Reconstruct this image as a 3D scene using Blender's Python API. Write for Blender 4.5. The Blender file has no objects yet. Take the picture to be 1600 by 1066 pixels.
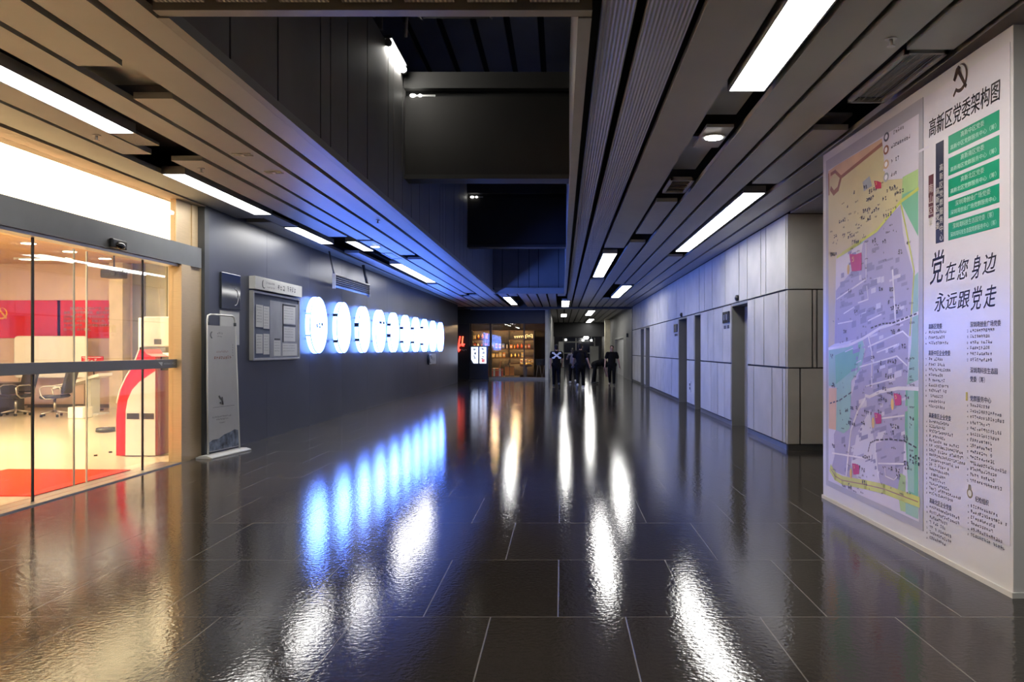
import bpy, bmesh, math, random
from mathutils import Vector, Matrix
random.seed(7)
S = bpy.context.scene
COL = S.collection
F, CX, CY, EYE = 1300.0, 877.0, 546.0, 1.57      # focal length and vanishing point in pixels, eye height in metres

# ------------------------------------------------------------------ camera, world, exposure
cam = bpy.data.cameras.new('camera')
cam.sensor_width = 36.0
cam.lens = F / 1600 * 36
cam.shift_x = -(CX - 800) / 1600
cam.shift_y = (CY - 533) / 1600
cam.clip_end = 300
co = bpy.data.objects.new('camera', cam)
COL.objects.link(co)
co.location = (0, 0, EYE)
co.rotation_euler = (math.pi / 2, 0, 0)
S.camera = co
w = bpy.data.worlds.new('world')
S.world = w
w.use_nodes = True
w.node_tree.nodes['Background'].inputs[0].default_value = (0.5, 0.55, 0.7, 1)
w.node_tree.nodes['Background'].inputs[1].default_value = 0.02
S.view_settings.view_transform = 'Standard'
S.view_settings.look = 'None'
S.view_settings.exposure = 0.6
S.view_settings.gamma = 1.0
S.cycles.max_bounces = 8
S.cycles.transparent_max_bounces = 12
S.cycles.sample_clamp_indirect = 6
S.cycles.caustics_reflective = False
S.cycles.caustics_refractive = False
S.cycles.use_denoising = True

LAMP = 15.0        # strength of the linear ceiling lamps
DISC = 19.0        # strength of the round light boxes
ROOM = 3.0         # strength of the office ceiling light behind the doors
FILL = 14.0  # strength of the unseen panel added to brighten the office

# ------------------------------------------------------------------ helpers
def srgb(h):
    h = h.lstrip('#')
    c = [int(h[i:i + 2], 16) / 255 for i in (0, 2, 4)]
    return tuple(x / 12.92 if x <= .04045 else ((x + .055) / 1.055) ** 2.4 for x in c)

def mat(name, col, rough=.5, metal=0., var=.12, scale=3., bump=0., bscale=80., spec=.5, stretch=None):
    if isinstance(col, str): col = srgb(col)
    m = bpy.data.materials.new(name); m.use_nodes = True
    nt = m.node_tree; b = nt.nodes['Principled BSDF']
    b.inputs['Roughness'].default_value = rough
    b.inputs['Metallic'].default_value = metal
    b.inputs['Specular IOR Level'].default_value = spec
    tc = nt.nodes.new('ShaderNodeTexCoord')
    mp = nt.nodes.new('ShaderNodeMapping')
    nt.links.new(tc.outputs['Object'], mp.inputs['Vector'])
    if stretch: mp.inputs['Scale'].default_value = stretch
    n = nt.nodes.new('ShaderNodeTexNoise'); n.inputs['Scale'].default_value = scale; n.inputs['Detail'].default_value = 5
    nt.links.new(mp.outputs[0], n.inputs['Vector'])
    r = nt.nodes.new('ShaderNodeValToRGB')
    r.color_ramp.elements[0].position = .3; r.color_ramp.elements[1].position = .7
    r.color_ramp.elements[0].color = tuple(c * (1 - var) for c in col) + (1,)
    r.color_ramp.elements[1].color = tuple(min(1, c * (1 + var)) for c in col) + (1,)
    nt.links.new(n.outputs['Fac'], r.inputs['Fac'])
    nt.links.new(r.outputs['Color'], b.inputs['Base Color'])
    if bump:
        n2 = nt.nodes.new('ShaderNodeTexNoise'); n2.inputs['Scale'].default_value = bscale; n2.inputs['Detail'].default_value = 3
        nt.links.new(mp.outputs[0], n2.inputs['Vector'])
        bu = nt.nodes.new('ShaderNodeBump'); bu.inputs['Strength'].default_value = bump; bu.inputs['Distance'].default_value = .01
        nt.links.new(n2.outputs['Fac'], bu.inputs['Height']); nt.links.new(bu.outputs['Normal'], b.inputs['Normal'])
    return m

def emit(name, col, strength):
    if isinstance(col, str): col = srgb(col)
    m = bpy.data.materials.new(name); m.use_nodes = True
    nt = m.node_tree; b = nt.nodes['Principled BSDF']
    b.inputs['Base Color'].default_value = (.8, .8, .8, 1)
    b.inputs['Emission Color'].default_value = tuple(col) + (1,)
    b.inputs['Emission Strength'].default_value = strength
    return m

def glass_mat(name, tint=(1, 1, 1), ior=1.5):
    m = bpy.data.materials.new(name); m.use_nodes = True
    nt = m.node_tree; nt.nodes.clear()
    o = nt.nodes.new('ShaderNodeOutputMaterial'); mx = nt.nodes.new('ShaderNodeMixShader')
    t = nt.nodes.new('ShaderNodeBsdfTransparent'); t.inputs[0].default_value = tuple(tint) + (1,)
    g = nt.nodes.new('ShaderNodeBsdfGlossy'); g.inputs['Roughness'].default_value = .01
    fr = nt.nodes.new('ShaderNodeFresnel'); fr.inputs['IOR'].default_value = ior
    ge = nt.nodes.new('ShaderNodeNewGeometry'); mr = nt.nodes.new('ShaderNodeMapRange')      # the same reflection from either side of a pane
    mr.inputs['To Min'].default_value = ior; mr.inputs['To Max'].default_value = 1 / ior
    nt.links.new(ge.outputs['Backfacing'], mr.inputs['Value']); nt.links.new(mr.outputs[0], fr.inputs['IOR'])
    nt.links.new(fr.outputs[0], mx.inputs[0]); nt.links.new(t.outputs[0], mx.inputs[1]); nt.links.new(g.outputs[0], mx.inputs[2])
    nt.links.new(mx.outputs[0], o.inputs[0])
    return m

class MB:
    """collects shapes; build() links them as ONE mesh object"""
    def __init__(s): s.v = []; s.f = []; s.mi = []; s.sm = []
    def add(s, verts, faces, mi=0, smooth=False):
        b = len(s.v); s.v += [tuple(x) for x in verts]
        for f in faces: s.f.append([b + i for i in f]); s.mi.append(mi); s.sm.append(smooth)
    def box(s, x0, x1, y0, y1, z0, z1, mi=0):
        s.add([(x, y, z) for x in (x0, x1) for y in (y0, y1) for z in (z0, z1)],
              [(0, 1, 3, 2), (4, 6, 7, 5), (0, 4, 5, 1), (2, 3, 7, 6), (0, 2, 6, 4), (1, 5, 7, 3)], mi)
        return s
    def obox(s, o, u, v, n, mi=0):
        """a box from corner o with edge vectors u, v, n"""
        o, u, v, n = map(Vector, (o, u, v, n))
        s.add([o + a * u + b * v + c * n for a in (0, 1) for b in (0, 1) for c in (0, 1)],
              [(0, 1, 3, 2), (4, 6, 7, 5), (0, 4, 5, 1), (2, 3, 7, 6), (0, 2, 6, 4), (1, 5, 7, 3)], mi)
        return s
    def prism(s, pts, ext, mi=0):
        """polygon of 3D points extruded by the vector ext"""
        n = len(pts); e = Vector(ext)
        p = [Vector(q) for q in pts]
        s.add(p + [q + e for q in p], [list(range(n))[::-1], list(range(n, 2 * n))] + [(i, (i + 1) % n, n + (i + 1) % n, n + i) for i in range(n)], mi)
        return s
    def poly(s, pts, mi=0):
        s.add(pts, [list(range(len(pts)))], mi); return s
    def tube(s, pts, r, n=10, mi=0, closed=False):
        pts = [Vector(p) for p in pts]; m = len(pts)
        rs = r if isinstance(r, (list, tuple)) else [r] * m
        ring = []
        up = None
        for i, p in enumerate(pts):
            a = pts[i - 1] if (i > 0 or closed) else p
            b = pts[(i + 1) % m] if (i < m - 1 or closed) else p
            t = (b - a).normalized()
            if up is None:
                up = Vector((0, 0, 1)) if abs(t.z) < .9 else Vector((1, 0, 0))
            x = t.cross(up).normalized(); y = x.cross(t).normalized(); up = y
            ring.append([p + (x * math.cos(k * 2 * math.pi / n) + y * math.sin(k * 2 * math.pi / n)) * rs[i] for k in range(n)])
        vs = [q for R in ring for q in R]; fs = []
        for i in range(m if closed else m - 1):
            j = (i + 1) % m
            for k in range(n):
                fs.append((i * n + k, i * n + (k + 1) % n, j * n + (k + 1) % n, j * n + k))
        if not closed:
            fs.append(list(range(n))[::-1]); fs.append([(m - 1) * n + k for k in range(n)])
        s.add(vs, fs, mi, True)
        return s
    def cyl(s, c, axis, r, h, n=32, mi=0, r2=None):
        a = Vector(axis).normalized(); c = Vector(c)
        x = a.orthogonal().normalized(); y = a.cross(x)
        r2 = r if r2 is None else r2
        vs = [c + (x * math.cos(k * 2 * math.pi / n) + y * math.sin(k * 2 * math.pi / n)) * r for k in range(n)]
        vs += [c + a * h + (x * math.cos(k * 2 * math.pi / n) + y * math.sin(k * 2 * math.pi / n)) * r2 for k in range(n)]
        b = len(s.v)
        s.add(vs, [(k, (k + 1) % n, n + (k + 1) % n, n + k) for k in range(n)], mi, True)
        s.f += [[b + k for k in range(n)][::-1], [b + n + k for k in range(n)]]; s.mi += [mi, mi]; s.sm += [False, False]
        return s
    def ell(s, c, rx, ry, rz, nu=16, nv=10, mi=0, rot=None):
        c = Vector(c); vs = []; fs = []
        for j in range(nv + 1):
            t = math.pi * j / nv
            for i in range(nu):
                p = 2 * math.pi * i / nu
                q = Vector((rx * math.sin(t) * math.cos(p), ry * math.sin(t) * math.sin(p), rz * math.cos(t)))
                if rot: q = rot @ q
                vs.append(c + q)
        for j in range(nv):
            for i in range(nu):
                fs.append((j * nu + i, (j + 1) * nu + i, (j + 1) * nu + (i + 1) % nu, j * nu + (i + 1) % nu))
        s.add(vs, fs, mi, True); return s
    def build(s, name, mats, parent=None, bevel=0., kind=None, label=None, merge=False):
        me = bpy.data.meshes.new(name)
        me.from_pydata(s.v, [], s.f)
        for m in (mats if isinstance(mats, (list, tuple)) else [mats]): me.materials.append(m)
        for p, i, sm in zip(me.polygons, s.mi, s.sm): p.material_index = i; p.use_smooth = sm
        bm = bmesh.new(); bm.from_mesh(me)
        if merge: bmesh.ops.remove_doubles(bm, verts=bm.verts, dist=1e-5)
        bmesh.ops.recalc_face_normals(bm, faces=bm.faces)
        bm.to_mesh(me); bm.free()
        o = bpy.data.objects.new(name, me); COL.objects.link(o)
        if parent: o.parent = parent
        if bevel:
            b = o.modifiers.new('bevel', 'BEVEL'); b.width = bevel; b.segments = 2; b.limit_method = 'ANGLE'
        if kind: o['kind'] = kind
        if label: o['label'] = label
        return o

def thing(name, label, cat, loc=(0, 0, 0), rz=0., group=None):
    o = bpy.data.objects.new(name, None); COL.objects.link(o)
    o.empty_display_size = .1
    o.location = loc; o.rotation_euler = (0, 0, rz)
    return tag(o, label, cat, group)

def tag(o, label, cat, group=None):
    o['label'] = label; o['category'] = cat
    if group: o['group'] = group
    return o

def struct(name, mb, mats, **k):
    return mb.build(name, mats, kind='structure', **k)

def struct_root(name, loc=(0, 0, 0), rz=0.):
    o = bpy.data.objects.new(name, None); COL.objects.link(o); o.location = loc; o.rotation_euler = (0, 0, rz); o['kind'] = 'structure'
    return o

def text_into(mb, body, o, u, v, w=None, h=1., n=(0, 0, 0), mi=0, bold=0., shear=0., align='LEFT', maxw=None):
    """flat lettering on a plane: o = lower left, u right, v up (unit vectors), h = height of a character, w = width to fill"""
    c = bpy.data.curves.new('lettering', 'FONT'); c.body = body; c.shear = shear; c.resolution_u = 3
    ob = bpy.data.objects.new('lettering', c)
    me = ob.to_mesh()
    xs = [q.co.x for q in me.vertices]
    if xs:
        x0, x1 = min(xs), max(xs)
        sx = h if w is None else w / (x1 - x0)
        if maxw and (x1 - x0) * sx > maxw: sx = maxw / (x1 - x0)
        off = {'LEFT': 0, 'CENTER': (x1 - x0) / 2, 'RIGHT': x1 - x0}[align]
        o = Vector(o) + Vector(n); u = Vector(u); v = Vector(v)
        for du, dv in (((0, 0),) if not bold else ((-bold, 0), (bold, 0), (0, -bold * .6), (0, bold * .6))):     # a heavier stroke
          mb.add([o + u * ((q.co.x - x0 - off + du) * sx) + v * ((q.co.y + dv) * h) for q in me.vertices], [list(p.vertices) for p in me.polygons], mi)
    ob.to_mesh_clear(); bpy.data.objects.remove(ob); bpy.data.curves.remove(c)

def glyphs(mb, o, u, v, h, count, mi=0, gap=.18, rnd=random, th=.13, wide=.9):
    """a line of small print too fine to read: every character a few strokes"""
    o = Vector(o); u = Vector(u); v = Vector(v); cw = h * wide
    for k in range(count):
        b = o + u * (k * cw * (1 + gap))
        if rnd.random() < .04: continue
        def st(x0, y0, x1, y1): mb.poly([b + u * (x0 * cw) + v * (y0 * h), b + u * (x1 * cw) + v * (y0 * h), b + u * (x1 * cw) + v * (y1 * h), b + u * (x0 * cw) + v * (y1 * h)], mi)
        for q in range(rnd.choice((2, 3, 3))):
            y = .05 + rnd.random() * .8; a = rnd.random() * .3; st(a, y, a + .5 + rnd.random() * .2, y + th)
        for q in range(rnd.choice((1, 2, 2))):
            x = .05 + rnd.random() * .8; a = rnd.random() * .3; st(x, a, x + th, a + .5 + rnd.random() * .2)

def sickle_hammer(mb, o, u, v, size, mi=0, n=(0, 0, 0)):
    """hammer and sickle, about `size` wide, centred on o"""
    o = Vector(o) + Vector(n); u = Vector(u) * size / 2; v = Vector(v) * size / 2
    P = lambda x, y: o + u * x + v * y
    N = 28; out = []; inn = []
    for i in range(N + 1):
        a = math.radians(95 - 235 * i / N)
        th = .02 + .24 * math.sin(math.pi * min(1, i / N * .72)) if i < N else .2
        out.append(P(.92 * math.cos(a), .92 * math.sin(a)))
        inn.append(P((.92 - th) * math.cos(a) - .03, (.92 - th) * math.sin(a)))
    for i in range(N): mb.poly([out[i], out[i + 1], inn[i + 1], inn[i]], mi)
    mb.poly([P(-.62, -.48), P(-.48, -.68), P(-.88, -1.02), P(-1.0, -.86)], mi)          # handle of the sickle
    mb.poly([P(-.42, .50), P(-.2, .66), P(.86, -.72), P(.66, -.88)], mi)                # shaft of the hammer
    mb.poly([P(-.98, .16), P(-.72, -.02), P(-.02, .72), P(-.26, .94), P(-.6, .80)], mi)  # head of the hammer

def XL(d): return -5.39 + .0123 * d          # the left wall runs a little askew of the corridor
YAW = -.0123
def left(name, label, cat, d, z=0., n=0., group=None): return thing(name, label, cat, (XL(d) + n, d, z), YAW, group)

# ------------------------------------------------------------------ materials
M = {}
M['slat'] = mat('painted slat', (.36, .362, .355), .45, 0, .05, 1.5)
M['dark'] = mat('dark plenum', (.03, .03, .03), .9)
M['shaft'] = mat('shaft panels', (.22, .213, .205), .55, .0, .12, .8)
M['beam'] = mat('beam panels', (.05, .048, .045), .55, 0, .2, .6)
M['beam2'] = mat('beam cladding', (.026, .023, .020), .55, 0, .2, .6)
M['trimgrey'] = mat('grey trim', (.30, .30, .29), .45, 0, .06)
M['leftwall'] = mat('dark metal wall', (.058, .064, .092), .36, .15, .12, .9)
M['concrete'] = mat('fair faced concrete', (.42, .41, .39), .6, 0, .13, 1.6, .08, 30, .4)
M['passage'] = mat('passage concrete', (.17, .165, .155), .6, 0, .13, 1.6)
M['joint'] = mat('joint', (.015, .015, .015), .8)
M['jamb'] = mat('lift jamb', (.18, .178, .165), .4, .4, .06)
M['steel'] = mat('brushed steel', (.5, .47, .42), .28, .9, .06, 6, 0, 80, .5, (1, 1, 30))
M['champagne'] = mat('champagne steel', (.62, .47, .29), .38, .35, .06, 6, 0, 80, .5, (1, 1, 30))
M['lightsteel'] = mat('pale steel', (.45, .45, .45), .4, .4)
M['anthracite'] = mat('anthracite metal', (.07, .075, .08), .4, .3, .08)
M['black'] = mat('black', (.012, .012, .013), .5)
M['blackgloss'] = mat('black gloss', (.01, .01, .012), .15)
M['white'] = mat('white', (.78, .78, .77), .5, 0, .03)
M['whitegloss'] = mat('white gloss', (.8, .8, .78), .25, 0, .03)
M['offwhite'] = mat('off white', (.62, .62, .60), .5, 0, .04)
M['red'] = mat('red', (.75, .02, .03), .35, 0, .05)
M['lamp'] = emit('lamp diffuser', (1., .985, .94), LAMP)
M['spot'] = emit('downlight', (1., .97, .9), 22)
M['perf'] = mat('perforated sheet', (.2, .2, .19), .5, .2, .3, 60)
M['disc'] = emit('light box face', (.085, .20, 1.), DISC)
M['discside'] = emit('light box side', (.17, .33, 1.), 6.5)
M['glass'] = glass_mat('clear glass', (.97, .98, .97))
M['warmceil'] = emit('office light', (1., .80, .50), ROOM)
M['fillceil'] = emit('added office fill', (1., .82, .54), FILL)
M['warmspot'] = emit('office downlight', (1., .85, .6), 14)

# corrugated slats: fine lengthwise grooves
def corrugated():
    m = mat('corrugated slat', (.33, .33, .32), .45, 0, .05, 1.5); nt = m.node_tree
    b = nt.nodes['Principled BSDF']; tc = nt.nodes.new('ShaderNodeTexCoord')
    wv = nt.nodes.new('ShaderNodeTexWave'); wv.wave_type = 'BANDS'; wv.bands_direction = 'X'; wv.inputs['Scale'].default_value = 11.5
    nt.links.new(tc.outputs['Object'], wv.inputs['Vector'])
    bu = nt.nodes.new('ShaderNodeBump'); bu.inputs['Strength'].default_value = .6; bu.inputs['Distance'].default_value = .012
    nt.links.new(wv.outputs['Fac'], bu.inputs['Height']); nt.links.new(bu.outputs['Normal'], b.inputs['Normal'])
    return m
M['corr'] = corrugated()

def floor_mat():
    m = bpy.data.materials.new('dark stone tiles'); m.use_nodes = True
    nt = m.node_tree; b = nt.nodes['Principled BSDF']; L = nt.links.new
    b.inputs['Specular IOR Level'].default_value = .29
    tc = nt.nodes.new('ShaderNodeTexCoord'); mp = nt.nodes.new('ShaderNodeMapping')
    mp.inputs['Location'].default_value = (.02, -.92 + .0, 0)
    L(tc.outputs['Object'], mp.inputs['Vector'])
    br = nt.nodes.new('ShaderNodeTexBrick'); L(mp.outputs[0], br.inputs['Vector'])
    br.inputs['Scale'].default_value = 1.; br.inputs['Brick Width'].default_value = .79; br.inputs['Row Height'].default_value = 1.32
    br.inputs['Mortar Size'].default_value = .004; br.inputs['Mortar Smooth'].default_value = .2; br.offset = .5
    br.inputs['Color1'].default_value = (.024, .020, .017, 1); br.inputs['Color2'].default_value = (.036, .030, .025, 1)
    br.inputs['Mortar'].default_value = (.16, .15, .14, 1)
    L(br.outputs['Color'], b.inputs['Base Color'])
    n1 = nt.nodes.new('ShaderNodeTexNoise'); n1.inputs['Scale'].default_value = 32; n1.inputs['Detail'].default_value = 3
    L(tc.outputs['Object'], n1.inputs['Vector'])
    n2 = nt.nodes.new('ShaderNodeTexNoise'); n2.inputs['Scale'].default_value = 2.2; n2.inputs['Detail'].default_value = 2
    L(tc.outputs['Object'], n2.inputs['Vector'])
    r = nt.nodes.new('ShaderNodeMapRange'); r.inputs['To Min'].default_value = .05; r.inputs['To Max'].default_value = .10
    L(n2.outputs['Fac'], r.inputs['Value']); L(r.outputs[0], b.inputs['Roughness'])
    b1 = nt.nodes.new('ShaderNodeBump'); b1.inputs['Strength'].default_value = .19; b1.inputs['Distance'].default_value = .006
    L(n1.outputs['Fac'], b1.inputs['Height'])
    b2 = nt.nodes.new('ShaderNodeBump'); b2.inputs['Strength'].default_value = .5; b2.inputs['Distance'].default_value = .003; b2.invert = True
    L(br.outputs['Fac'], b2.inputs['Height']); L(b1.outputs['Normal'], b2.inputs['Normal'])
    L(b2.outputs['Normal'], b.inputs['Normal'])
    return m
M['floor'] = floor_mat()

# ------------------------------------------------------------------ floor
mb = MB(); mb.box(-6.6, 8, -9, 90, -.2, 0)
struct('floor', mb, M['floor'])

# ------------------------------------------------------------------ slatted ceiling, z = 3.68
ZC = 3.68
VX0, VX1, VY0, VY1 = -2.5, .11, 5.2, 30.9         # the opening in the ceiling
def slats(rows, mi=0):
    """rows: (x0, x1, [(y0, y1), ...])"""
    mb = MB()
    for x0, x1, segs in rows:
        for a, b in segs:
            y = a
            while y < b - .01:                       # long panels butted end to end
                e = min(b, y + 12.0); mb.box(x0, x1, y, e - .004, ZC, ZC + .055, mi); y = e
    return mb
Y0, Y1 = -9., 41.4
right_rows = [
    (.89, 1.30, [(Y0, 17.3), (25.2, Y1)]),
    (1.36, 1.66, [(11.9, 15.2), (16.4, Y1)]),
    (1.72, 2.00, [(Y0, 26.9), (34.6, Y1)]), (2.06, 2.37, [(Y0, 26.9), (34.6, Y1)]),
    (2.43, 2.76, [(Y0, 5.86), (8.0, 10.6), (18.9, Y1)]),
    (2.82, 3.12, [(Y0, Y1)]), (3.18, 3.49, [(Y0, Y1)]), (3.55, 4.2, [(Y0, 12.9)]), (4.26, 5.0, [(Y0, 12.9)]), (5.06, 6.0, [(Y0, 12.9)])]
struct('ceiling', slats(right_rows), M['slat'])
struct('ceiling', slats([(.25, .46, [(Y0, Y1)]), (.53, .83, [(Y0, Y1)])]), M['corr'])
left_rows = [
    (-2.80, -2.575, [(Y0, Y1)]), (-3.20, -2.87, [(Y0, Y1)]),
    (-3.60, -3.27, [(Y0, 6.2), (7.0, 18.6), (19.5, 31.2), (32.6, Y1)]),
    (-3.93, -3.66, [(Y0, 16.0), (16.2, 32.2), (33.4, Y1)]),
    (-4.36, -4.01, [(9.3, 15.6), (27.0, Y1)]),
    (-4.74, -4.43, [(Y0, 9.0), (18.2, Y1)]),
    (-5.22, -4.80, [(Y0, 13.4), (13.8, Y1)])]
struct('ceiling', slats(left_rows), M['slat'])
near_rows = [(-2.47 + k * .38, -2.47 + k * .38 + .30, [(Y0, 5.06)]) for k in range(7)]
struct('ceiling', slats(near_rows), M['corr'])
far_rows = [(-2.42 + k * .38, -2.42 + k * .38 + .31, [(31.1, Y1 if k not in (1, 6) else 33.0)]) for k in range(7)]
struct('ceiling', slats(far_rows), M['slat'])
mb = MB()                                           # the dark slab above the slats, open over the shaft
for b in ((-6.0, -2.62, Y0, 43), (.2, 8, Y0, 43), (-2.62, .2, Y0, 5.0), (-2.62, .2, 31.1, 43)):
    mb.box(b[0], b[1], b[2], b[3], 4.0, 4.08)
struct('ceiling', mb, M['dark'])
mb = MB(); mb.box(-6.0, 8, 41.4, 41.75, 3.30 + .28, 4.0)
struct('ceiling', mb, M['anthracite'])
# the ceiling of the passage beyond
mb = MB()
x = -5.4
while x < 3.5:
    mb.box(x, x + .34, 41.75, 66, 3.70, 3.75); x += .40
struct('ceiling', mb, M['slat'])
mb = MB(); mb.box(-6, 8, 41.75, 90, 3.95, 4.05); struct('ceiling', mb, M['dark'])

# trim round the opening
mb = MB()
mb.box(-2.525, -2.45, VY0, VY1, 3.64, 3.72); struct('trim_1', mb, M['trimgrey'])
mb = MB(); mb.box(.105, .19, VY0, VY1, 3.64, 3.86); struct('trim_2', mb, M['trimgrey'])
mb = MB(); mb.box(-2.505, .19, 5.1, 5.2, 3.65, 3.86); struct('trim_3', mb, M['trimgrey'])
mb = MB(); mb.box(-2.505, .19, 30.9, 31.0, 3.64, 3.86); struct('trim_4', mb, M['trimgrey'])

# shaft walls: upright panels with open joints
def panel_wall(mb, ys, x, dx, z0, z1, gap=.034, mi=0):
    for a, b in zip(ys, ys[1:]):
        mb.box(min(x, x + dx), max(x, x + dx), a + gap / 2, b - gap / 2, z0, z1, mi)
rr = random.Random(3)
ys = [5.2, 6.38, 7.46, 8.78, 9.16, 9.9, 10.9, 12.2, 12.6, 13.3]
while ys[-1] < 30: ys.append(ys[-1] + rr.choice((.45, .8, 1.1, 1.4)))
ys[-1] = 31
mb = MB(); panel_wall(mb, ys, -2.54, -.05, 3.74, 6.04); mb.box(-2.68, -2.60, 5.2, 31, 3.75, 6.02, 1)
struct('wall_left', mb, [M['shaft'], M['joint']])
mb = MB(); panel_wall(mb, [5.2, 9, 13, 17, 21, 25, 31], .13, .05, 3.86, 6.04, .01); mb.box(.19, .26, 5.2, 31, 3.75, 6.02, 1)
struct('wall_right', mb, [M['trimgrey'], M['joint']])
mb = MB()
xs = [-2.6, -2.2, -1.6, -1.2, -.85, -.1, .2]
for a, b in zip(xs, xs[1:]): mb.box(a + .01, b - .01, 31.0, 31.06, 3.86, 6.6)
mb.box(-2.6, .2, 31.06, 31.15, 3.8, 6.6, 1)
struct('wall_back', mb, [M['shaft'], M['joint']])
mb = MB(); mb.box(-2.6, .2, 4.9, 5.1, 3.86, 7.6); struct('wall_front', mb, M['shaft'])
for k, y in enumerate((13.4, 22.4)):                 # bridges crossing the shaft
    mb = MB()
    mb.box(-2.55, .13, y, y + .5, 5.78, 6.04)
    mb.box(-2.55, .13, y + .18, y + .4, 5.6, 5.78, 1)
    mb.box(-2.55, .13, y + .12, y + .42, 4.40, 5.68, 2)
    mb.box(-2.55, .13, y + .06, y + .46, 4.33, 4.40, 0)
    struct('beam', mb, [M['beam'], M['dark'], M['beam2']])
mb = MB()                                            # dark slatted ceiling of the floor above
x = -9.
while x < 5:
    mb.box(x, x + .5, 2, 34, 7.6, 7.66); x += .62
mb.box(-9, 5, 2, 34, 7.8, 7.9, 1)
struct('ceiling', mb, [M['shaft'], M['dark']])
mb = MB(); mb.box(-9, -8.9, 2, 34, 4, 7.8); mb.box(5, 5.1, 2, 34, 4, 7.8); mb.box(-9, 5, 33.9, 34, 4, 7.8); mb.box(-9, 5, 2, 2.1, 4, 7.8)
struct('wall_outer', mb, M['dark'])
mb = MB(); mb.box(-9, -2.68, 2, 34, 4.08, 4.3); mb.box(.26, 5, 2, 34, 4.08, 4.3); struct('floor', mb, M['dark'])

# ------------------------------------------------------------------ left wall
y = 12.32
while y < 39.3:                                      # flush dark metal sheets
    e = min(39.4, y + 2.4)
    mb = MB(); mb.prism([(XL(y), y + .003, 0), (XL(e), e - .003, 0), (XL(e) - .2, e - .003, 0), (XL(y) - .2, y + .003, 0)], (0, 0, ZC + .3))
    struct('wall_left', mb, M['leftwall'])
    y = e
# the recess at the end of it, before the shop
mb = MB(); mb.box(-6.4, -4.95, 39.4, 39.6, 0, 4); mb.box(-6.4, -6.2, 39.6, 43, 0, 4)
struct('wall_left', mb, M['anthracite'])

# ------------------------------------------------------------------ right wall: concrete panels in three tiers, five lift openings
XR = 3.5
def D(px): return XR * F / (px - CX)
T1, T2 = 1.28, 2.5
opens = [(D(1168), D(1142)), (D(1094.5), D(1085)), (D(1073), D(1060)), (D(1015), D(1008.5)), (D(1006), D(1001))]
START, END = D(1228), 40.9
def tier(px_joints, z0, z1, extra, seed):
    r = random.Random(seed)
    js = sorted([START, END] + [D(p) for p in px_joints])
    y = max(D(p) for p in px_joints)
    while y < END - 1.2:
        y += r.choice((.7, 1.1, 1.5)); js.append(y)
    js = sorted(j for j in js if j <= END)
    out = []
    for a, b in zip(js, js[1:]):
        segs = [(a, b)]
        for o0, o1 in (opens if extra else []):
            n = []
            for s0, s1 in segs:
                if s1 <= o0 or s0 >= o1: n.append((s0, s1)); continue
                if s0 < o0: n.append((s0, o0))
                if s1 > o1: n.append((o1, s1))
            segs = n
        out += [s for s in segs if s[1] - s[0] > .06]
    for a, b in out: mb.box(XR, XR + .06, a + .022, b - .022, z0 + .016, z1 - .016)
mb = MB()
tier([1196.7, 1188.6, 1167.6, 1154.6, 1133, 1112.6, 1100.6, 1092.5, 1069.7, 1057, 1044, 1030], T2, ZC, False, 1)
tier([1216.7, 1193.5, 1179, 1129, 1115, 1106, 1084, 1073, 1041, 1024], T1, T2, True, 2)
tier([1222.7, 1206, 1177.6, 1132, 1121, 1111, 1049.5, 1036], .09, T1, True, 3)
# backing, with the same openings, and the plinth
segs = []; y = START
for o0, o1 in opens: segs.append((y, o0)); y = o1
segs.append((y, END))
for a, b in segs:
    mb.box(XR + .05, XR + .32, a, b, 0, T2, 1)
    mb.box(XR + .012, XR + .06, a, b, 0, .085, 2)
mb.box(XR + .05, XR + .32, START, END, T2, 4, 1)
# the return facing the camera
def XP(px): return (px - CX) / F * START
for z0, z1, px in ((T2, ZC, [1227, 1292, 1375]), (T1, T2, [1227, 1268, 1275, 1330, 1420]), (.09, T1, [1230, 1249, 1310, 1400])):
    xs = [XR + .0] + [XP(p) for p in px[1:]] + [6.0]
    for a, b in zip(xs, xs[1:]): mb.box(a + .012, b - .012, START - .05, START + .02, z0 + .01, z1 - .01)
mb.box(XR + .06, 6.0, START + .02, START + .3, 0, 4, 1); mb.box(XR + .02, 6, START - .03, START + .02, 0, .085, 2)
struct('wall_right', mb, [M['concrete'], M['joint'], M['anthracite']])
mb = MB(); mb.box(6, 6.2, Y0, START + .3, 0, 4); struct('wall_right', mb, M['concrete'])
mb = MB(); mb.box(XR - .03, XR + .3, 40.9, 41.2, 0, 4); struct('trim_5', mb, M['anthracite'])
mb = MB(); mb.box(-6.6, 8, Y0 - .2, Y0, 0, 4); struct('wall_back', mb, M['shaft'])
for k, (o0, o1) in enumerate(opens):                 # lift portals
    r = struct_root('door_%d' % (k + 1), (XR, (o0 + o1) / 2, 0))
    h = (o1 - o0) / 2; t = .05
    mb = MB(); mb.box(.01, .33, h - t, h - .004, 0, T2 - .004); mb.box(.01, .33, -h + .004, -h + t, 0, T2 - .004); mb.box(.01, .33, -h + t, h - t, T2 - t, T2 - .004)
    mb.build('jamb', M['jamb'], r)
    mb = MB(); mb.box(.27, .31, -h + t, -.004, 0, T2 - t); mb.box(.27, .31, .004, h - t, 0, T2 - t)
    mb.build('door_panel', M['lightsteel'] if k == 0 else M['jamb'], r)

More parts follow.
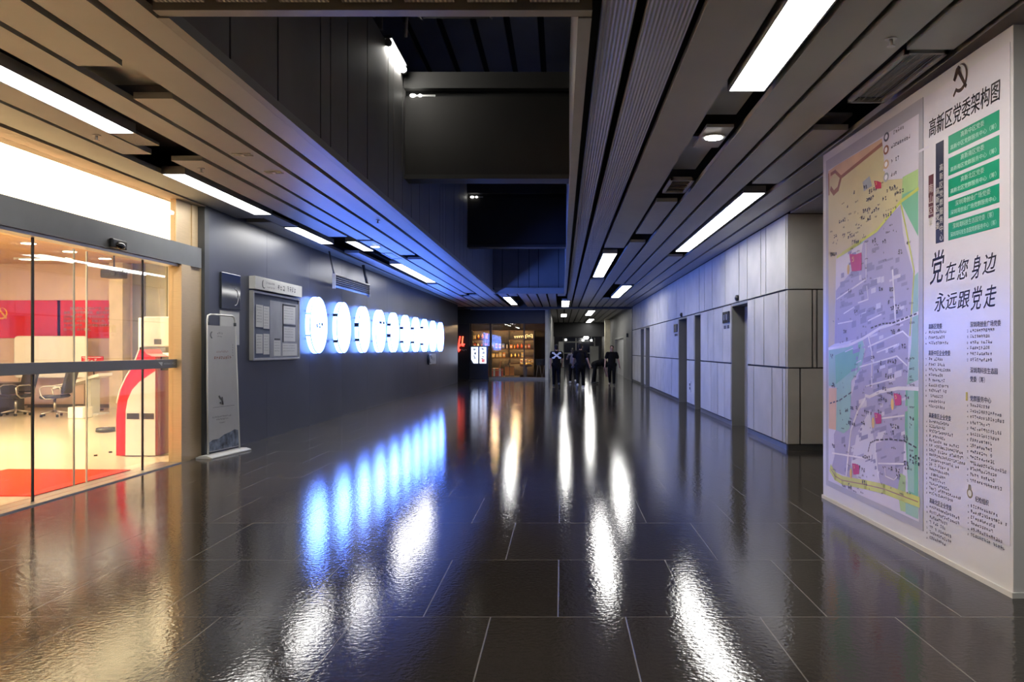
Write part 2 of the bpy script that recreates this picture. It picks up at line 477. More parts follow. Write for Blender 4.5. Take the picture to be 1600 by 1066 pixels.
# lift floor indicators, call buttons and small wall fittings
def on_right(name, label, cat, px, py, group=None):
    d = D(px); return thing(name, label, cat, (XR, d, EYE + (CY - py) / F * d), 0, group)
def indicator(px, py, label):
    t = on_right('lift_indicator', label, 'indicator', px, py)
    MB().box(-.03, 0, -.33, .33, -.12, .12).build('housing', M['blackgloss'], t, .006)
    mb = MB()
    mb.box(-.034, -.03, -.2, -.05, -.06, .06); mb.box(-.034, -.03, .05, .2, -.06, .06); mb.build('display', M['anthracite'], t)
    mb = MB(); mb.box(-.012, 0, -.26, -.06, -.24, -.17); mb.box(-.012, 0, .08, .26, -.24, -.17); mb.build('plate', M['black'], t)
indicator(1135.5, 496, 'black lift indicator on the concrete wall beside the widest, nearest lift doorway')
indicator(1056.5, 513, 'small black lift indicator beside the third lift doorway down the corridor')
t = on_right('call_button_panel', 'lift call button panel low on the wall between second and third lift doorways', 'button panel', 1079, 604)
MB().box(-.015, 0, -.12, .12, -.14, .14).build('face_plate', M['lightsteel'], t, .004)
mb = MB(); mb.cyl((-.015, 0, .05), (-1, 0, 0), .035, .012); mb.cyl((-.015, 0, -.05), (-1, 0, 0), .035, .012); mb.build('button', M['black'], t)
for px, py, lab in ((1153.5, 466, 'round dark sensor on the concrete just above the nearest lift doorway'), (1066, 492, 'round dark sensor above the third lift doorway')):
    t = on_right('wall_sensor', lab, 'sensor', px, py)
    MB().cyl((0, 0, 0), (-1, 0, 0), .06, .05).build('housing', M['black'], t)
    MB().ell((-.05, 0, 0), .02, .035, .035).build('lens', M['blackgloss'], t)

def build_at(mb, name, mats, parent, **k):
    """parts drawn in room coordinates, hung under a thing that stands at parent.location"""
    L = parent.location
    mb.v = [(x - L.x, y - L.y, z - L.z) for x, y, z in mb.v]
    return mb.build(name, mats, parent, **k)

# ------------------------------------------------------------------ lamps, downlights, grilles and small things on the ceiling
def lamp(x0, x1, y0, y1, label, z=ZC, perf=0., perf_start=0.):
    t = thing('linear_ceiling_lamp', label, 'ceiling light', ((x0 + x1) / 2, (y0 + y1) / 2, z), 0, 'long rectangular lamps in the slatted ceiling')
    hw = (x1 - x0) / 2; hl = (y1 - y0) / 2
    mb = MB()                                        # open tray
    mb.box(-hw - .012, -hw, -hl - .012, hl + .012, -.006, .09); mb.box(hw, hw + .012, -hl - .012, hl + .012, -.006, .09)
    mb.box(-hw, hw, -hl - .012, -hl, -.006, .09); mb.box(-hw, hw, hl, hl + .012, -.006, .09); mb.box(-hw, hw, -hl, hl, .07, .09)
    mb.build('housing', M['trimgrey'], t)
    MB().box(-hw + .002, hw - .002, -hl + .002, hl - .002, 0, .03).build('diffuser', M['lamp'], t)
    if perf: MB().box(-hw, hw, hl + .014, hl + .014 + perf, 0, .03).build('perforated_end', M['perf'], t)
    return t
lamp(1.37, 1.65, -1.2, 6.78, 'wide long lamp in the slatted ceiling nearest the map board')
lamp(2.46, 2.74, 11.2, 17.9, 'long lamp running close along the concrete lift wall by the board')
lamp(.93, 1.22, 18.3, 24.2, 'lamp beside the ceiling opening, halfway down the corridor')
lamp(2.03, 2.34, 27.7, 33.8, 'lamp near the lift wall beyond the third lift doorway')
lamp(.03, .35, 35.6, 40.6, 'lamp just past the end of the ceiling opening, straight down the corridor', z=ZC - .035)
lamp(-2.32, -2.04, 33.2, 38.6, 'lamp past the ceiling opening, in front of the lit shop', z=ZC - .035)
lamp(-4.40, -4.16, 1.2, 8.1, 'long lamp above the glass office doors, perforated at its far end', perf=.5)
lamp(-4.79, -4.53, 10.0, 13.0, 'lamp above the standing banner, perforated at its far end', perf=1.3)
lamp(-4.79, -4.55, 14.4, 16.6, 'short lamp above the notice board')
lamp(-4.22, -4.02, 16.3, 17.8, 'shortest lamp on the left of the ceiling, next to a downlight')
lamp(-4.24, -3.96, 20.6, 26.2, 'lamp over the row of round light boxes')
lamp(1.5, 1.85, 45.6, 51.8, 'lamp in the passage beyond, nearest to its concrete wall', z=3.69)
lamp(0, .32, 50.2, 54.5, 'lamp in the middle of the passage beyond the shop', z=3.69)
lamp(1.95, 2.3, 58.5, 65.5, 'farthest lamp of the passage, before its black header', z=3.69)

def downlight(x, y, label, z=ZC, r=.085, m=None):
    t = thing('downlight', label, 'downlight', (x, y, z))
    mb = MB(); mb.cyl((0, 0, -.012), (0, 0, 1), r + .03, .05, 32); mb.build('ring', M['trimgrey'], t)
    MB().cyl((0, 0, -.02), (0, 0, 1), r, .012, 32).build('lens', m or M['spot'], t)
downlight(1.51, 8.25, 'round bright downlight between two long lamps, near the map board')
downlight(-3.80, 17.0, 'round bright downlight above the round light boxes')
MB().box(1.38, 1.64, 7.9, 8.7, ZC, ZC + .03).build('ceiling', M['slat'], None, kind='structure')
MB().box(-3.92, -3.68, 16.7, 17.3, ZC + .003, ZC + .03).build('ceiling', M['slat'], None, kind='structure')
MB().box(1.36, 1.66, 6.85, 7.9, ZC + .12, ZC + .15).build('ceiling', M['slat'], None, kind='structure')
MB().box(1.36, 1.66, 8.7, 10.3, ZC + .12, ZC + .15).build('ceiling', M['slat'], None, kind='structure')
MB().box(-4.0, -3.2, 6.15, 7.05, ZC + .13, ZC + .16).build('ceiling', M['slat'], None, kind='structure')
MB().box(2.4, 2.8, 8.0, 10.6, ZC + .14, ZC + .17).build('ceiling', M['slat'], None, kind='structure')

def grille(x0, x1, y0, y1, label, n=7, along=False):
    t = thing('ceiling_grille', label, 'vent', ((x0 + x1) / 2, (y0 + y1) / 2, ZC))
    hw, hl = (x1 - x0) / 2, (y1 - y0) / 2
    mb = MB(); mb.box(-hw, -hw + .03, -hl, hl, -.01, .03); mb.box(hw - .03, hw, -hl, hl, -.01, .03); mb.box(-hw, hw, -hl, -hl + .03, -.01, .03); mb.box(-hw, hw, hl - .03, hl, -.01, .03)
    mb.build('frame', M['trimgrey'], t)
    mb = MB()
    for k in range(n):
        if along:
            x = -hw + .04 + (2 * hw - .08) * (k + .5) / n; mb.obox((x, -hl + .03, .0), (.02, 0, .012), (0, 2 * hl - .06, 0), (0, 0, .004))
        else:
            y = -hl + .04 + (2 * hl - .08) * (k + .5) / n; mb.obox((-hw + .03, y, .0), (2 * hw - .06, 0, 0), (0, .03, .02), (0, 0, .004))
    mb.build('louvre', M['trimgrey'], t)
    MB().box(-hw + .03, hw - .03, -hl + .03, hl - .03, .035, .045).build('backing', M['slat'], t)
grille(1.36, 1.66, 10.35, 11.2, 'louvred grille in the lamp channel, before the concrete wall')
grille(2.44, 2.75, 5.9, 7.1, 'long grille in the ceiling above the map board', 5, True)
grille(-3.95, -3.72, 18.2, 19.4, 'small grille beyond the downlight above the light boxes', 5)

def sprinkler(x, y, label):
    t = thing('sprinkler', label, 'sprinkler', (x, y, ZC))
    MB().cyl((0, 0, -.006), (0, 0, 1), .04, .006, 20).build('rosette', M['lightsteel'], t)
    mb = MB(); mb.cyl((0, 0, -.05), (0, 0, 1), .012, .045, 12); mb.cyl((0, 0, -.055), (0, 0, 1), .028, .006, 16); mb.build('head', M['lightsteel'], t)
sprinkler(2.24, 5.65, 'small sprinkler head on a slat beside the widest ceiling lamp')
sprinkler(-4.58, 8.2, 'small sprinkler head beside the lamp above the glass doors')
sprinkler(-4.2, 9.7, 'small sprinkler head above the storefront header')
sprinkler(-3.0, 13.6, 'small sprinkler head under the slats along the left of the opening')
for (x, y, lab) in ((-3.45, 9.0, 'nearer of two pale clips on the left ceiling slats'), (-3.42, 9.9, 'farther of two pale clips on the left ceiling slats')):
    t = thing('ceiling_bracket', lab, 'bracket', (x, y, ZC))
    mb = MB(); mb.box(-.1, .1, -.05, -.035, -.012, 0); mb.box(-.1, .1, .035, .05, -.012, 0); mb.box(-.02, .02, -.05, .05, -.012, 0); mb.build('clip', M['offwhite'], t)

# inside the shaft
t = thing('shaft_lamp', 'bright slanting lamp on top of the shaft wall inside the ceiling opening', 'lamp', (-2.5, 12.6, 6.0))
mb = MB(); mb.box(-.09, .06, -.62, .62, .055, .10); mb.box(-.12, -.06, -.4, -.3, .04, .09); mb.build('housing', M['anthracite'], t)
MB().tube([(0, -.58, .0), (0, .58, .0)], .05, 16).build('tube', M['spot'], t)
mb = MB(); mb.cyl((0, -.62, 0), (0, 1, 0), .055, .06, 16); mb.cyl((0, .56, 0), (0, 1, 0), .055, .06, 16); mb.build('end_cap', M['lightsteel'], t)
dimtube = emit('small tube', (1, .98, .9), 5)
for (x0, x1, y, z, lab) in ((-2.46, -2.15, 13.5, 5.69, 'small tube lamp under the ledge of the nearer shaft bridge'), (-2.46, -2.22, 22.5, 5.69, 'small tube lamp under the ledge of the farther shaft bridge')):
    t = thing('tube_lamp', lab, 'lamp', ((x0 + x1) / 2, y, z)); h = (x1 - x0) / 2
    MB().box(-h, h + .1, .02, .05, -.02, .02).build('batten', M['lightsteel'], t)
    mb = MB(); mb.ell((-h + .05, 0, 0), .05, .025, .03); mb.ell((-h + .17, 0, 0), .03, .02, .025); mb.build('bulb', dimtube, t)
t = thing('hanging_bracket', 'pale bracket with a thin rod hanging at the top of the shaft', 'bracket', (-1.96, 10.6, 6.25))
MB().box(-.04, .04, -.03, .03, -.18, .2).build('plate', M['offwhite'], t)
MB().tube([(0, 0, .2), (0, 0, 1.35)], .012, 8).build('rod', M['lightsteel'], t)
MB().tube([(.0, 0, -.18), (-.02, 0, -.7)], .02, 8).build('lower_rod', M['lightsteel'], t)
mb = MB(); mb.box(-2.58, -2.5, 11.6, 11.66, 6.04, 7.6); tag(mb.build('shaft_post', M['trimgrey']), 'pale upright post standing on the shaft wall', 'post')
t = thing('ceiling_box', 'dark hanging box with a paler lower rim, high inside the shaft', 'box', (-1.0, 11.4, 6.2))
MB().box(-.95, .0, -.3, .3, .02, 1.4).build('casing', M['dark'], t)
mb = MB(); mb.box(-.98, .03, -.34, -.3, 0, .06); mb.box(-.98, -.95, -.3, .3, 0, .06); mb.box(0, .03, -.3, .3, 0, .06); mb.build('rim', M['shaft'], t)

# ------------------------------------------------------------------ the left wall's fittings
DISCS = [17.25, 19.15, 21.05, 22.85, 24.65, 26.45, 28.2, 29.9, 31.7, 33.5]
ORD = ['first', 'second', 'third', 'fourth', 'fifth', 'sixth', 'seventh', 'eighth', 'ninth', 'tenth']
ringm = M['lightsteel']
printm = mat('dark print', (.02, .02, .03), .6)
for i, d in enumerate(DISCS):
    lab = '%s round white light box along the dark wall, counted from the notice board' % ORD[i]
    if i == 0: lab = 'largest-looking round light box with small dark print, next to the notice board'
    if i == 3: lab = 'fourth round light box from the notice board, with two dark bars across it'
    if i == 9: lab = 'last round light box on the dark wall, nearest the shop'
    t = left('round_light_box', lab, 'light box', d, 2.07, 0, 'round light boxes on the dark wall')
    R = .585
    mb = MB(); mb.cyl((.055, 0, 0), (1, 0, 0), R, .095, 64); mb.build('drum', M['discside'], t)
    mb = MB(); mb.cyl((.150, 0, 0), (1, 0, 0), R - .012, .012, 64); mb.build('face', M['disc'], t)
    mb = MB(); mb.tube([(.153, R * math.cos(a * math.pi / 32), R * math.sin(a * math.pi / 32)) for a in range(64)], .008, 8, closed=True); mb.build('rim', ringm, t)
    mb = MB()
    for a in (45, 135, 225, 315):
        mb.cyl((0, .4 * math.cos(math.radians(a)), .4 * math.sin(math.radians(a))), (1, 0, 0), .018, .05, 12)
    mb.build('standoff', M['anthracite'], t)
    mb = MB(); X = .164
    if i == 0:
        glyphs(mb, (X, -.2, -.07), (0, 1, 0), (0, 0, 1), .15, 3, th=.22); mb.box(X - .001, X + .001, -.5, .5, .215, .223)
        for z in (-.22, .22): mb.box(.05, .152, -math.sqrt(R * R - z * z) - .004, -math.sqrt(R * R - z * z) + .0, z - .01, z + .01)
    elif i == 3:
        mb.box(X - .001, X + .001, -.22, .06, .2, .27); mb.box(X - .001, X + .001, .2, .42, .2, .27)
    elif i in (8, 9):
        glyphs(mb, (X, -.18, .1), (0, 1, 0), (0, 0, 1), .12, 3, th=.2)
    else:
        mb.box(X - .001, X + .001, -.45, .45, .2, .206)
        for z in ((-.25, .18), (.25, -.3), (.1, -.25), (.2, -.2), (-.1, .2), (.15, -.25))[i % 6]:
            mb.box(.05, .15, -math.sqrt(R * R - z * z) - .006, -math.sqrt(R * R - z * z), z - .05, z + .05)
    mb.build('print', printm, t)

# framed notice board with a header panel
d0 = 14.0
t = left('notice_board', 'glazed notice board with a pale header panel and pinned sheets on the dark wall', 'notice board', d0)
boardm = mat('board felt', (.11, .13, .19), .8)
MB().box(.0, .05, -.05, 2.25, 1.42, 2.52).build('backboard', boardm, t)
mb = MB(); mb.box(.0, .075, -.09, -.05, 1.38, 2.56); mb.box(0, .075, 2.25, 2.29, 1.38, 2.56); mb.box(0, .075, -.05, 2.25, 1.38, 1.42); mb.box(0, .075, -.05, 2.25, 2.52, 2.56)
mb.build('frame', M['lightsteel'], t, .004)
hp = MB().box(.0, .11, -.1, 2.3, 2.585, 2.80).build('header', M['offwhite'], t, .004)
mb = MB(); rn = random.Random(4)
mb.tube([(.112, .28 + .07 * math.cos(a), 2.69 + .07 * math.sin(a)) for a in (x * .4 - 4.2 for x in range(9))], .008, 6)
glyphs(mb, (.112, .38, 2.70), (0, 1, 0), (0, 0, 1), .05, 8, rnd=rn); glyphs(mb, (.112, .38, 2.63), (0, 1, 0), (0, 0, 1), .04, 10, rnd=rn)
glyphs(mb, (.112, .95, 2.63), (0, 1, 0), (0, 0, 1), .12, 3, rnd=rn); glyphs(mb, (.112, 1.45, 2.63), (0, 1, 0), (0, 0, 1), .12, 4, rnd=rn)
mb.build('lettering', M['anthracite'], hp)
MB().box(.05, .055, .72, 2.24, 1.43, 2.44).build('pale_panel', mat('pale panel', (.3, .31, .35), .6), t)
for k, (a, b, z0, z1) in enumerate(((.06, .38, 1.95, 2.33), (.40, .68, 1.93, 2.32), (.06, .36, 1.5, 1.83), (.40, .68, 1.48, 1.84), (1.4, 2.05, 2.05, 2.38), (1.42, 2.05, 1.72, 1.99), (.9, 1.25, 1.45, 1.73), (1.35, 2.15, 1.45, 1.68))):
    s_ = MB().box(.056, .060, a, b, z0, z1).build('sheet', M['offwhite'], t)
    mb = MB(); z = z1 - .05
    while z > z0 + .04:
        glyphs(mb, (.0605, a + .03, z), (0, 1, 0), (0, 0, 1), .022, int((b - a - .06) / .026), rnd=rn); z -= .05
    mb.build('print', M['anthracite'], s_)
mb = MB(); mb.box(.056, .066, 1.38, 2.07, 2.39, 2.41); mb.box(.056, .066, 1.38, 2.07, 2.01, 2.03); mb.box(.056, .066, 1.36, 1.385, 1.7, 2.41); mb.box(.056, .066, .95, 1.2, 1.74, 1.765)
mb.build('clip_rail', M['black'], t)

t = left('wall_plaque', 'dark glossy square plaque on the wall above the standing banner', 'plaque', 12.75)
MB().box(.0, .03, 0, .72, 2.2, 2.76).build('plate', mat('smoked glass', (.03, .034, .04), .08), t, .004)
mb = MB(); mb.tube([(.031, .5 + .13 * math.cos(a / 5), 2.40 + .13 * math.sin(a / 5)) for a in range(-8, 9)], .006, 6); mb.build('emblem', M['lightsteel'], t)
t = left('wall_notice', 'plain white sheet on the wall, half behind the standing banner', 'notice', 12.75)
MB().box(.0, .012, .0, .72, 1.64, 2.17).build('sheet', M['offwhite'], t)
mb = MB(); glyphs(mb, (.0125, .3, 1.9), (0, 1, 0), (0, 0, 1), .04, 4); mb.build('print', M['anthracite'], t)
# small sign under the far light boxes
t = left('wall_sign', 'small dark curved sign on the wall below the last round light boxes', 'sign', 31.2)
mb = MB(); mb.tube([(.03, 0, 1.35), (.03, -.05, 1.2), (.03, .02, 1.0)], .03, 8); mb.build('bracket', M['black'], t)
MB().box(.0, .03, .15, 1.7, 1.0, 1.4).build('plate', M['lightsteel'], t, .01)
mb = MB(); mb.tube([(.035, .4 + .25 * math.cos(a / 4), 1.2 + .14 * math.sin(a / 4)) for a in range(0, 22)], .012, 6); glyphs(mb, (.032, .8, 1.12), (0, 1, 0), (0, 0, 1), .16, 4); mb.build('lettering', M['anthracite'], t)

# hanging louvred panel
t = left('hanging_louvre_panel', 'slatted metal panel hung on rods from the ceiling before the light boxes', 'louvre panel', 17.9, 2.9, .28)
mb = MB()
for k in range(6): mb.obox((-.02, 0, .02 + k * .045), (.05, 0, .02), (0, 3.0, 0), (0, 0, .012))
mb.build('louvre', M['anthracite'], t)
mb = MB(); mb.box(-.03, .04, -.03, .0, -.02, .30); mb.box(-.03, .04, 3.0, 3.03, -.02, .30); mb.box(-.03, .04, 0, 3.0, .28, .30); mb.build('frame', M['lightsteel'], t)
for y in (-.015, 2.9): MB().tube([(0, y, .3), (-.1, y, .78)], .018 if y < 1 else .035, 8).build('rod', M['anthracite'], t)

# ------------------------------------------------------------------ the standing banner
bx, by = -5.03, 12.42
ang = math.atan2(1.06, .17) - math.pi / 2
t = thing('standing_banner', 'white framed standing banner on a flat base beside the glass office doors', 'banner', (bx, by, 0), ang)
HW = .42
mb = MB()
mb.prism([(-.12, -.54, 0), (-.12, -.54, .02), (-.05, -.54, .045), (.05, -.54, .045), (.13, -.54, .02), (.13, -.54, 0)], (0, 1.08, 0))
mb.build('base', M['whitegloss'], t, .004)
pts = [(0, -HW, .04)]
H = 2.08
lean = lambda z: -.05 * z / H
pts = [(lean(.04), -HW, .04), (lean(1), -HW + .02, 1.0), (lean(1.9), -HW + .05, H - .08), (lean(2), -HW + .07, H - .02), (lean(2), -HW + .13, H), (lean(2), HW - .13, H), (lean(2), HW - .07, H - .02), (lean(1.9), HW - .05, H - .08), (lean(1), HW - .02, 1.0), (lean(.04), HW, .04)]
MB().tube(pts, .014, 10).build('frame', M['whitegloss'], t)
sheetm = mat('banner cloth', (.50, .50, .51), .5, 0, .05)
mb = MB(); mb.prism([(lean(.08) - .004, -HW + .015, .08), (lean(.08) - .004, HW - .015, .08), (lean(1.92) - .004, HW - .05, 1.92), (lean(1.92) - .004, -HW + .05, 1.92)], (.008, 0, 0))
sh = mb.build('sheet', sheetm, t)
un = Vector((0, 1, 0)); vn = Vector((lean(1), 0, 1)).normalized()
def bp(y, z, e=.0065): return (lean(z) + e, y, z)
def quad(mb, y0, y1, z0, z1, mi=0): mb.poly([bp(y0, z0), bp(y1, z0), bp(y1, z1), bp(y0, z1)], mi)
mb = MB(); rn = random.Random(9)
mb.tube([bp(-.24 + .06 * math.cos(a / 4), 1.78 + .05 * math.sin(a / 4)) for a in range(8, 18)], .008, 6)
glyphs(mb, bp(-.13, 1.79), un, vn, .035, 4, rnd=rn); glyphs(mb, bp(-.13, 1.75), un, vn, .025, 5, rnd=rn)
for k in range(5): glyphs(mb, bp(.27, 1.62 - k * .04), un, vn, .03, 1, rnd=rn)
mb.tube([bp(-.12, .88), bp(-.03, .80), bp(-.10, .78), bp(-.02, .75), bp(-.04, .86)], .012, 6)
glyphs(mb, bp(-.3, .56), un, vn, .03, 16, rnd=rn); glyphs(mb, bp(-.2, .52), un, vn, .03, 10, rnd=rn); glyphs(mb, bp(-.12, .47), un, vn, .025, 6, rnd=rn)
quad(mb, -.28, .3, .715, .72)
mb.build('print', mat('grey print', (.12, .12, .13), .6), sh)
mb = MB(); glyphs(mb, bp(-.22, 1.42), un, vn, .055, 8, rnd=rn, th=.18); glyphs(mb, bp(-.16, 1.52), un, vn, .03, 10, rnd=rn); mb.build('heading', mat('brown print', (.28, .14, .11), .6), sh)
mb = MB(); mb.poly([bp(-.39, .09), bp(.39, .09), bp(.38, .33), bp(.28, .35), bp(.15, .32), bp(.0, .30), bp(-.15, .25), bp(-.3, .25), bp(-.39, .22)]); 
mb.build('landscape_print', mat('blue grey print', (.14, .17, .24), .6, 0, .8, 9), sh)
mb = MB(); mb.tube([bp(-HW + .06, 1.925), bp(-HW + .06, 1.975)], .02, 8); mb.tube([bp(HW - .06, 1.925), bp(HW - .06, 1.975)], .02, 8); mb.build('corner_clip', M['anthracite'], t)

# ------------------------------------------------------------------ glass storefront of the office (left), frame of reference on the wall line
def sf(name): return struct_root(name, (XL(0), 0, 0), YAW)
G = -.12                                             # glass plane behind the wall line
headm = mat('header metal', (.16, .165, .17), .4, .2, .06)
r = sf('window_1')
MB().box(-.24, .0, 1.5, 12.12, 2.75, 3.04).build('header', headm, r)
mb = MB(); mb.box(-.2, -.04, 1.5, 12.1, 2.715, 2.75); mb.build('head_track', M['steel'], r)
for a, b in ((1.5, 9.28), (9.3, 11.55)): MB().box(G - .006, G + .006, a, b, 3.04, 3.62).build('pane', M['glass'], r)
mb = MB(); mb.box(G - .06, -.0, 11.5, 11.78, 0, 2.75); mb.box(G - .10, -.03, 11.785, 12.18, 0, 2.75); mb.build('jamb', M['champagne'], r)
mb = MB(); mb.box(G - .06, G + .02, 11.55, 12.0, 3.04, 3.66); mb.box(G - .1, G + .04, 12.0, 12.2, 3.04, 3.66); mb.build('upper_jamb', M['champagne'], r)
mb = MB(); mb.box(-.3, .0, 1.5, 11.5, 0, .014); mb.build('threshold', M['steel'], r)
for a, b in ((1.5, 8.49), (8.52, 10.67), (10.70, 11.5)):
    MB().box(G - .006, G + .006, a, b, .015, 2.72).build('pane', M['glass'], r)
mb = MB()
for y in (8.505, 10.685): mb.box(G - .009, G + .009, y - .013, y + .013, .015, 2.72)
mb.build('seal', M['black'], r)
mb = MB(); mb.box(-.34, 0.02, 12.18, 12.33, 0, 3.98); mb.build('end_post', M['anthracite'], r)
d = sf('door_6')                                     # sliding leaves behind the fixed glass
edge = mat('pale glass edge', (.75, .78, .68), .3)
for a, b in ((6.9, 9.42), (9.68, 11.4)):
    p = MB().box(G - .136, G - .124, a, b, .02, 2.71).build('leaf', M['glass'], d)
mb = MB(); mb.box(G - .138, G - .122, 9.42, 9.435, .02, 2.71); mb.box(G - .138, G - .122, 9.665, 9.68, .02, 2.71); mb.build('leaf_edge', edge, d)
railm = mat('rail metal', (.24, .225, .21), .38, .5, .05)
t = thing('door_rail', 'long grey metal band across the glass doors at chest height', 'rail', (XL(0), 0, 0), YAW)
MB().box(G + .01, G + .055, 1.5, 11.62, 1.315, 1.435).build('band', railm, t, .004)
mb = MB(); X = G + .0565
mb.poly([(X, 10.98, 1.40), (X, 11.1, 1.40), (X, 11.08, 1.345)]); glyphs(mb, (X, 11.13, 1.36), (0, 1, 0), (0, 0, 1), .035, 9); mb.build('logo', M['offwhite'], t)
t = thing('motion_sensor', 'small black motion sensor on the metal header over the glass doors', 'sensor', (XL(9.85), 9.85, 2.80), YAW)
MB().box(0, .05, -.16, .16, -.04, .07).build('housing', M['black'], t, .015)
MB().ell((.05, 0, .0), .04, .1, .045).build('lens', M['blackgloss'], t)
# soffit over the storefront
mb = MB(); mb.prism([(XL(-9) - .7, -9, 3.66), (XL(12.2) - .3, 12.2, 3.66), (XL(12.2) + .03, 12.2, 3.66), (XL(-9) + .05, -9, 3.66)], (0, 0, .35))
struct('ceiling', mb, mat('soffit', (.34, .28, .22), .5))
mb = MB(); mb.prism([(XL(1.5), 1.5, 0), (XL(-9), -9, 0), (XL(-9) - .2, -9, 0), (XL(1.5) - .2, 1.5, 0)], (0, 0, 4)); struct('wall_left', mb, M['leftwall'])

# ------------------------------------------------------------------ the office behind the glass
beige = mat('office wall', (.66, .50, .40), .7, 0, .04)
cream = mat('office tiles', (.72, .62, .47), .14, 0, .06, .7)
mb = MB(); mb.prism([(-19, -1, .001), (XL(-1) - .2, -1, .001), (XL(12.2) - .2, 12.2, .001), (XL(12.2) - .35, 22.4, .001), (-19, 22.4, .001)], (0, 0, .011)); struct('floor', mb, cream)
mb = MB(); mb.box(-19, -11.42, 22.3, 22.5, 0, 4); mb.box(-19, -18.9, -1, 22.5, 0, 4); mb.box(-19, -5.75, -1.2, -1, 0, 4); struct('wall_office', mb, beige)
mb = MB(); mb.box(-10.55, -5.5, 22.3, 22.5, 0, 4); mb.box(-5.74, -5.62, 12.36, 22.5, 0, 4); struct('wall_office', mb, M['white'])
mb = MB(); mb.box(-11.9, -11.55, 21.9, 22.3, 0, 3.9); struct('trim_6', mb, mat('cream column', (.72, .62, .46), .5))
mb = MB(); mb.box(-11.44, -11.12, 22.2, 22.3, 0, 3.9); struct('trim_7', mb, M['jamb'])
mb = MB(); mb.box(-11.12, -10.56, 22.24, 22.3, 0, 3.9); struct('wall_office', mb, mat('grey green panel', (.38, .40, .34), .3))
mb = MB(); mb.box(-19, -11.9, 22.27, 22.3, 0, .1); struct('baseboard_back', mb, M['jamb'])
mb = MB(); mb.box(-19, -5.62, -1, 22.5, 3.86, 3.95); struct('ceiling', mb, mat('office ceiling', (.52, .33, .17), .5, 0, .06, .6))
t = thing('luminous_ceiling', 'large glowing light panel in the office ceiling just behind the glass front', 'ceiling light', (-7.2, 12.5, 3.86))
MB().box(-1.45, 1.3, -6.5, 7.5, -.035, -.005).build('diffuser', M['warmceil'], t)
mb = MB(); mb.box(-1.5, -1.45, -6.5, 7.5, -.05, 0); mb.box(1.3, 1.35, -6.5, 7.5, -.05, 0); mb.box(-1.5, 1.35, -6.55, -6.5, -.05, 0); mb.box(-1.5, 1.35, 7.5, 7.55, -.05, 0); mb.build('frame', M['offwhite'], t)
t = thing('luminous_ceiling', 'large glowing panel added out of view to brighten the office, over its left side', 'ceiling light', (-13.0, 10.0, 3.86))  # unseen panel, put in to brighten the back of the office
MB().box(-3, 3, -3, 4, -.035, -.005).build('diffuser', M['fillceil'], t)
mb = MB(); mb.box(-3.05, -3, -3, 4, -.05, 0); mb.box(3, 3.05, -3, 4, -.05, 0); mb.box(-3.05, 3.05, -3.05, -3, -.05, 0); mb.box(-3.05, 3.05, 4, 4.05, -.05, 0); mb.build('frame', M['offwhite'], t)
for y, lab in ((17.9, 'nearest of three round downlights in the orange office ceiling'), (19.4, 'middle of three round downlights in the orange office ceiling'), (20.9, 'farthest of three round downlights in the orange office ceiling')):
    downlight(-11.46, y, lab, 3.86, .14, M['warmspot'])
t = thing('ceiling_slot_light', 'short bright slot light in the office ceiling by the back wall', 'ceiling light', (-13.0, 20.9, 3.86))
MB().box(-.6, .6, -.15, .15, -.03, 0).build('diffuser', M['warmspot'], t); mb = MB(); mb.box(-.64, .64, -.19, -.15, -.04, 0); mb.box(-.64, .64, .15, .19, -.04, 0); mb.build('frame', M['offwhite'], t)

# red wall banners
redm = mat('red banner', (.62, .012, .03), .6, 0, .04)
def px_at(px, py, d): return ((px - CX) / F * d, d, EYE + (CY - py) / F * d)
t = thing('wall_banner', 'red wall banner with the yellow hammer and sickle', 'banner', (-13.6, 22.3, 1.87))
MB().box(-1.9, .20, -.045, 0, 0, 1.01).build('panel', redm, t)
mb = MB(); sickle_hammer(mb, (-1.37, -.047, .66), (1, 0, 0), (0, 0, 1), .34); mb.build('emblem', mat('yellow print', (.85, .45, .03), .5), t)
t = thing('wall_banner', 'red wall banner covered in six lines of white writing', 'banner', (-12.65, 22.3, 1.87))
W_ = 1.62; x0 = -.83
MB().box(x0, x0 + W_, -.045, 0, 0, 1.01).build('panel', redm, t)
mb = MB(); LN = ['我志愿加入中国共产党，拥护党的', '纲领，遵守党的章程，履行党员义务，', '执行党的决定，严守党的纪律，保守党', '的秘密，对党忠诚，积极工作，为共产', '主义奋斗终身，随时准备为党和人民牺', '牲一切，永不叛党。']
for k, s_ in enumerate(LN):
    ox = x0 + .17 + (.17 if k == 0 else 0)
    text_into(mb, s_, (ox, -.047, .76 - k * .112), (1, 0, 0), (0, 0, 1), h=.088, bold=.02, maxw=W_ - .2 - (ox - x0 - .17))
mb.build('lettering', M['white'], t)

